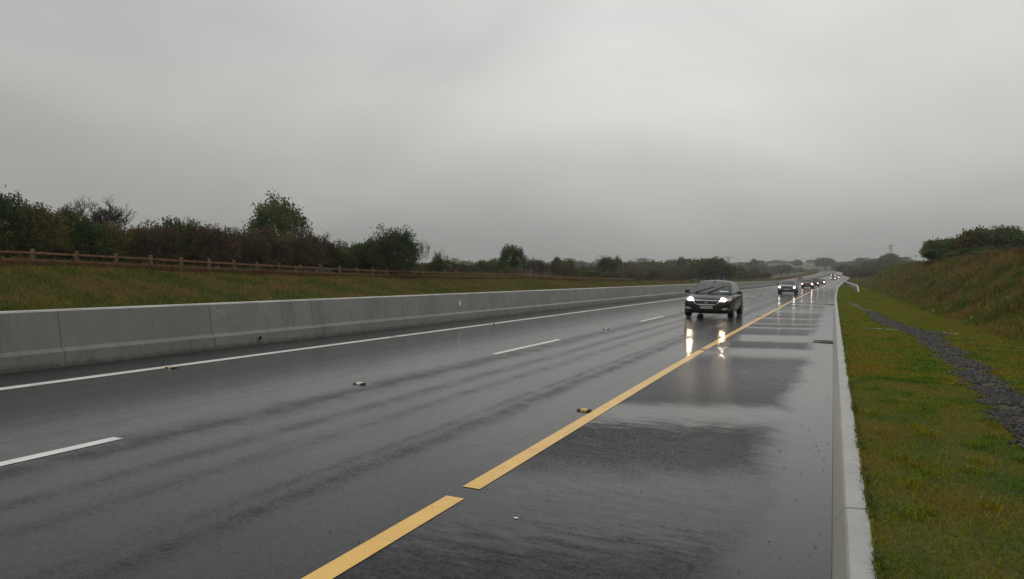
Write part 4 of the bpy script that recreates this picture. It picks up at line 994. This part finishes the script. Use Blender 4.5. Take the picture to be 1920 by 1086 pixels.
    # wheels
    for ya in ax:
        for sx in (-1, 1):
            x = sx * (W - .115); c = (x, ya + y0, wr)
            wh = empty('wheel', (0, 0, 0)); wh.parent = root
            # tyre with rounded shoulders
            prf = [(-.105, wr * .62), (-.11, wr * .86), (-.085, wr * .985), (-.04, wr), (.04, wr), (.085, wr * .985), (.11, wr * .86), (.105, wr * .62)]
            n = 32; V = []; Q = []
            for k_ in range(n):
                th = 2 * math.pi * k_ / n
                for px_, r_ in prf: V.append((c[0] + px_, c[1] + r_ * math.cos(th), c[2] + r_ * math.sin(th)))
            m_ = len(prf)
            for k_ in range(n):
                for j in range(m_ - 1): a = k_ * m_ + j; b = ((k_ + 1) % n) * m_ + j; Q.append((a, b, b + 1, a + 1))
            mb = MB(); mb.add(V, Q); mb.build('tyre', M_RUBBER, wh, True)
            mb = MB(); mb.disc((x + sx * .05, c[1], c[2]), (1, 0, 0), wr * .63, .05, 28); mb.disc((x + sx * .08, c[1], c[2]), (1, 0, 0), wr * .15, .06, 12)
            for k_ in range(7):
                th = 2 * math.pi * k_ / 7; mb.tube([(x + sx * .088, c[1] + .06 * math.cos(th), c[2] + .06 * math.sin(th)), (x + sx * .088, c[1] + wr * .6 * math.cos(th), c[2] + wr * .6 * math.sin(th))], .022, 4)
            mb.build('rim', sp.get('rim', M_STEEL), wh)
    # things projected on the nose from in front
    def project(poly, name, mat, off=.004, cuts=3, parent=root, xo=0, ydir=1, thick=0):
        bm_ = bmesh.new(); vs = [bm_.verts.new((a + xo, 0, b)) for a, b in poly]; bm_.faces.new(vs)
        bmesh.ops.triangulate(bm_, faces=bm_.faces)
        for _ in range(cuts): bmesh.ops.subdivide_edges(bm_, edges=bm_.edges[:], cuts=1, use_grid_fill=True)
        for v in bm_.verts:
            o_ = Vector((v.co.x, (y0 - 2) * ydir, v.co.z)); h = bvh.ray_cast(o_, Vector((0, ydir, 0)))
            v.co.y = (h[0].y if h[0] is not None else (y0 + .5) * ydir) - off * ydir
        bmesh.ops.recalc_face_normals(bm_, faces=bm_.faces)
        me = bpy.data.meshes.new(name); bm_.to_mesh(me); bm_.free(); me.materials.append(mat)
        for p in me.polygons: p.use_smooth = True
        return link(name, me, parent)
    def strip(pts, name, mat, r_=.012, off=.006, parent=root):
        P3 = []
        for a, b in zip(pts[:-1], pts[1:]):
            for k_ in range(5):
                x = lerp(a[0], b[0], k_ / 4); z = lerp(a[1], b[1], k_ / 4); h = bvh.ray_cast(Vector((x, y0 - 2, z)), Vector((0, 1, 0)))
                if h[0] is not None: P3.append((x, h[0].y - off, z))
        mb = MB(); mb.tube(P3, r_, 5); return mb.build(name, mat, parent, True)
    mir = lambda poly: [(-a, b) for a, b in poly][::-1]
    def yat(x, z):
        h = bvh.ray_cast(Vector((x, y0 - 2, z)), Vector((0, 1, 0))); return h[0].y if h[0] is not None else y0
    for sx in (1, -1):
        hp = sp['lamp'] if sx > 0 else mir(sp['lamp'])
        hl = project(hp, 'headlight', M_LAMPGL, .010)
        cx = sum(p[0] for p in hp) / len(hp) - sx * sp.get('bulb_in', .03); cz = sum(p[1] for p in hp) / len(hp)
        mb = MB(); r_ = sp.get('bulb', .062); rr = r_ * (1 if sx > 0 else sp.get('dim', 1)); mb.disc((cx, yat(cx, cz) - .022, cz), (sx * .12, 1, 0), rr, .03, 18); mb.disc((cx, yat(cx, cz) - .005, cz), (sx * .12, 1, 0), rr * 1.1, .05, 18)
        bl = mb.build('bulb', sp.get('bulbmat', M_HEADF), hl)
        if 'fog' in sp:
            fp = sp['fog'] if sx > 0 else mir(sp['fog']); project(fp, 'fog_lamp', M_LAMPGL, .006); 
            strip(fp + fp[:1], 'fog_lamp_trim', M_CHROME, .008)
        # mirrors
        if sp.get('mirrors', True):
            mz = gl[0][0] + .06; my = gl[0][2] + .42 + y0; mx = sx * (W + .10)
            mb = MB(); mb.box((mx, my, mz), (.20, .10, .13), sx * .15, .86); mb.box((mx - sx * .005, my - .045, mz), (.16, .05, .10), sx * .15, .8); mb.tube([(sx * (W - .12), my + .03, mz - .05), (mx - sx * .06, my, mz - .04)], .022, 6)
            mo = mb.build('wing_mirror', M_BLACKPL, root); bv = mo.modifiers.new('b', 'BEVEL'); bv.width = .02; bv.segments = 2
        # rear lamps
        project([(sx * (W - .30), .70), (sx * (W - .10), .72), (sx * (W - .10), .92), (sx * (W - .30), .90)], 'tail_lamp', M_TAIL, .006, 2, ydir=-1)
    gp = sp['grille']; gg = project(gp, 'grille', M_BLACKPL, .006)
    if sp.get('chromegrille'):
        strip(gp + gp[:1], 'grille_surround', M_CHROME, .021, .010, gg); strip([gp[-1], gp[-2]], 'grille_bar', M_CHROME, .026, .014, gg)
        mb = MB()
        n = 20; cy = yat(0, sp['badge']) - .016
        V = [(.078 * math.cos(2 * math.pi * k_ / n), cy, sp['badge'] + .032 * math.sin(2 * math.pi * k_ / n)) for k_ in range(n)] + [(.078 * math.cos(2 * math.pi * k_ / n), cy + .02, sp['badge'] + .032 * math.sin(2 * math.pi * k_ / n)) for k_ in range(n)]
        mb.add(V, [tuple(range(n))] + [(k_, k_ + n, (k_ + 1) % n + n, (k_ + 1) % n) for k_ in range(n)]); bd = mb.build('badge', M_CHROME, root)
        tx = bpy.data.curves.new('badge_script', 'FONT'); tx.body = 'Ford'; tx.size = .062; tx.align_x = 'CENTER'; tx.align_y = 'CENTER'; tx.extrude = .001; tx.shear = .3
        to = bpy.data.objects.new('t', tx); COL.objects.link(to); bpy.context.view_layer.update()
        tm = bpy.data.meshes.new_from_object(to.evaluated_get(bpy.context.evaluated_depsgraph_get())); bpy.data.objects.remove(to); tm.materials.clear(); tm.materials.append(M_PLATEB)
        tob = link('badge_script', tm, bd); tob.location = (0, cy - .003, sp['badge']); tob.rotation_euler = (R(90), 0, 0)
        for k_ in range(5):
            z = gp[0][1] + .02 + (gp[-1][1] - gp[0][1] - .04) * k_ / 4; x = lerp(gp[1][0], gp[2][0], (k_ + .4) / 5) - .02
            strip([(-x, z), (x, z)], 'grille_slat', M_BLACKPL, .005, .010, gg)
    project(sp['intake'], 'air_intake', M_BLACKPL, .005)
    # plate
    pz = sp['plate']; py = yat(0, pz) - .03
    mb = MB(); mb.box((0, py, pz), (.52, .012, .112)); pl = mb.build('number_plate', M_PLATE, root)
    mb = MB(); mb.box((-.235, py - .008, pz), (.045, .006, .11)); mb.build('country_band', M_PLATEB, pl)
    if sp.get('platetext'):
        tx = bpy.data.curves.new('plate_text', 'FONT'); tx.body = sp['platetext']; tx.size = .105; tx.align_x = 'CENTER'; tx.align_y = 'CENTER'; tx.extrude = .001; tx.space_character = 1.12
        to = bpy.data.objects.new('t', tx); COL.objects.link(to); bpy.context.view_layer.update()
        tm = bpy.data.meshes.new_from_object(to.evaluated_get(bpy.context.evaluated_depsgraph_get())); bpy.data.objects.remove(to); tm.materials.clear(); tm.materials.append(M_INK)
        tob = link('plate_text', tm, pl); tob.location = (.02, py - .009, pz); tob.rotation_euler = (R(90), 0, 0)
    if sp.get('wipers'):
        for a0, t0, a1, t1 in ((.10, .03, .50, .44), (.44, .03, .80, .50)):
            mb = MB(); A = front(a0, t0, .03); B = front(a1, t1, .025); mb.tube([A, A.lerp(B, .5) + Vector((0, -.02, .0)), B], [.018, .014, .010], 6)
            C = front(lerp(a0, a1, .45), lerp(t0, t1, .45), .014); mb.tube([C, C.lerp(B, .5), front(a1 + .03, t1 + .03, .014)], .011, 5)
            mb.build('wiper', M_BLACKPL, root)
        mb = MB(); mb.add(*patch(lambda a, t_: front(a, t_, .011), .70, .92, .13, .20, 6, 2)); mb.build('windscreen_sticker', simple('sticker_pale', (.50, .62, .56), .5, noise=.3, nscale=30), root)
        mb = MB(); p_ = front(.5, .985, .012); mb.box((p_.x, p_.y, p_.z + .01), (.05, .05, .045)); mb.build('roof_sensor', M_BLACKPL, root)
        for sx in (-1, 1):
            for yy in (2.15, 3.1): mb = MB(); mb.box((sx * (W + .005), yy + y0, .84), (.03, .17, .025)); mb.build('door_handle', sp['paint'], root)
            for yy in (1.62, 2.52, 3.42):
                mb = MB(); pts = []
                for k_ in range(6):
                    z = .34 + k_ * .11; h = bvh.ray_cast(Vector((sx * 3, yy + y0, z)), Vector((-sx, 0, 0)))
                    if h[0] is not None: pts.append((h[0].x + sx * .0005, yy + y0, z))
                if len(pts) > 2: mb.tube(pts, .005, 4); mb.build('door_seam', M_BLACKPL, root)
    return root

def scaled(st, f): return [tuple(a * b for a, b in zip(q, f)) for q in st]
ST_A = [(0, .56, .30, .56, .60), (.04, .72, .25, .64, .69), (.14, .84, .20, .73, .775), (.34, .905, .19, .80, .85), (.60, .925, .19, .845, .90), (.95, .935, .19, .885, .94), (1.35, .94, .19, .925, .985), (2.2, .943, .19, .95, .99), (3.1, .943, .19, .965, .99),
        (3.9, .93, .20, .985, 1.02), (4.35, .90, .24, .99, 1.06), (4.62, .86, .30, .96, 1.04), (4.74, .78, .36, .90, .97), (4.78, .60, .42, .80, .86)]
ST_B = [(0, .66, .30, .60, .64), (.03, .80, .26, .72, .76), (.10, .88, .20, .78, .80), (.35, .915, .19, .84, .87), (.8, .93, .19, .88, .93), (1.3, .94, .19, .92, .97), (2.2, .943, .19, .93, .97), (3.2, .943, .19, .93, .97), (3.9, .93, .2, .93, .98), (4.3, .90, .26, .92, .97), (4.45, .82, .36, .85, .90), (4.5, .7, .42, .75, .8)]
CAR1 = dict(len=4.78, w=1.886, h=1.50, st=ST_A, wr=.333, axles=(.95, 3.80), paint=paint('dark_plum_paint', (.013, .010, .012)), sill=.24,
            gl=[(.955, .80, 1.28, 4.35, .22), (1.15, .735, 1.62, 4.10, .17), (1.33, .665, 1.96, 3.82, .13), (1.435, .615, 2.20, 3.55, .10)], win=((.16, .47), (.50, .80), (.82, .92)),
            lamp=[(.44, .665), (.60, .655), (.86, .72), (.88, .80), (.70, .815), (.56, .775)], bulb=.078, bulbmat=M_HEAD, bulb_in=.055,
            grille=[(-.40, .545), (.40, .545), (.50, .70), (-.50, .70)], chromegrille=True, badge=.625, intake=[(-.55, .24), (.55, .24), (.50, .34), (-.50, .34)], plate=.45, platetext='05 D 2607',
            fog=[(.58, .375), (.74, .36), (.82, .44), (.62, .425)], wipers=True)
c1 = empty('parked', (0, 0, 0)); bpy.data.objects.remove(c1)
def car_at(name, sp, D, L, label, cat='car', group=None):
    e = empty(name, (0, 0, 0)); build_car(sp, e)
    e.location = P(-L, D + sp['len'] / 2, FALL * L + .004 if L < 11.3 else FALL * (22.8 - L) + .004); e.rotation_euler = (0, -math.atan(FALL), -heading(D) + (math.pi if L > 11.3 else 0))
    if L > 11.3: e.rotation_euler = (0, math.atan(FALL) * -1, -heading(D) + math.pi)
    else: e.rotation_euler = (0, math.atan(FALL), -heading(D))
    return tag(e, label, cat, group)
car_at('saloon_car', CAR1, 28.7, 4.55, 'dark plum saloon car with chrome grille and lit headlights, nearest on the wet road')
def generic(col, h=1.45, w=1.78, ln=4.5, **k):
    q = dict(len=4.5, w=w, h=h, st=ST_B, wr=.31, axles=(.85, 3.45), paint=paint('car_paint', col),
             gl=[(.93, .77, 1.35, 4.0, .14), (1.12, .71, 1.65, 3.85, .12), (h - .15, .64, 2.0, 3.55, .1), (h - .06, .60, 2.15, 3.4, .08)], win=((.12, .45), (.49, .86)),
             lamp=[(.54, .60), (.84, .60), (.87, .74), (.54, .74)], bulb=.095, bulb_in=0, grille=[(-.40, .60), (.40, .60), (.42, .73), (-.42, .73)], intake=[(-.6, .26), (.6, .26), (.6, .36), (-.6, .36)], plate=.45)
    q.update(k); return q
GRP = 'oncoming cars far along the wet road'
car_at('saloon_car', generic((.17, .19, .20), 1.42, 1.80, bulb=.085), 78, 4.45, 'grey silver saloon car with square front and lit headlights, second along the lane')
car_at('hatchback_car', generic((.16, .012, .018), 1.46, 1.74, bulb=.11, dim=.6), 124, 4.35, 'dark red car with one brighter headlight, third along the lane')
car_at('estate_car', generic((.07, .014, .030), 1.62, 1.78, bulb=.07, bulbmat=M_HEADD), 146, 4.15, 'tall maroon car close behind the dark red car')
car_at('hatchback_car', generic((.035, .033, .036), 1.42, 1.72, bulb=.10), 178, 3.95, 'small dark car with very bright headlights behind the maroon car')
proto = car_at('hatchback_car', generic((.20, .015, .02), 1.45, 1.74, bulb=.11, bulbmat=M_HEADD), 298, 4.6, 'small far red car, leftmost of the near far pair', group=GRP)
def dup(root, D, L, paint_, label, scale=1.0):
    r_ = root.copy(); COL.objects.link(r_)
    def rec(src, par):
        for ch in [o for o in bpy.data.objects if o.parent == src]:
            c = ch.copy(); COL.objects.link(c); c.parent = par
            if paint_ and c.type == 'MESH' and c.material_slots and c.name.split('.')[0] in ('body', 'roof'):
                c.material_slots[0].link = 'OBJECT'; c.material_slots[0].material = paint_
            rec(ch, c)
    rec(root, r_); r_.location = P(-L, D, FALL * L + .004); r_.rotation_euler = (0, math.atan(FALL), -heading(D)); r_.scale = (1, 1, scale)
    r_['label'] = label; r_['group'] = GRP; r_['category'] = 'car'; return r_
dup(proto, 326, 3.9, paint('car_paint', (.5, .5, .5)), 'far pale car with bright headlights beside the small red car', 1.05)
dup(proto, 392, 7.6, paint('car_paint', (.03, .03, .03)), 'far dark car in the outer lane near the bend', 1.1)
dup(proto, 440, 4.4, paint('car_paint', (.05, .04, .04)), 'far dark car in the inner lane near the bend')
dup(proto, 500, 4.4, paint('car_paint', (.16, .03, .02)), 'farthest car in the inner lane just before the road crest')
car_at('hatchback_car', generic((.22, .02, .02), 1.45, 1.74), 275, 14.6, 'red car driving away on the far carriageway, half hidden by the barrier')

# ------------------------------------------------------------------ rain haze
mb = MB(); mb.box((-100, 1500, -5), (5400, 3900, 170)); hz = mb.build('haze', M_TURF)
hz.location = (0, 0, 0)
m, t = material('haze'); t.out(None, t.n('ShaderNodeVolumePrincipled', {'Color': (.86, .88, .86, 1), 'Density': .00042, 'Anisotropy': .1}).outputs[0])
hz.data.materials.clear(); hz.data.materials.append(m); tag(hz, kind='stuff', label='thin rain haze in the air', cat='haze')
hz.display_type = 'WIRE'
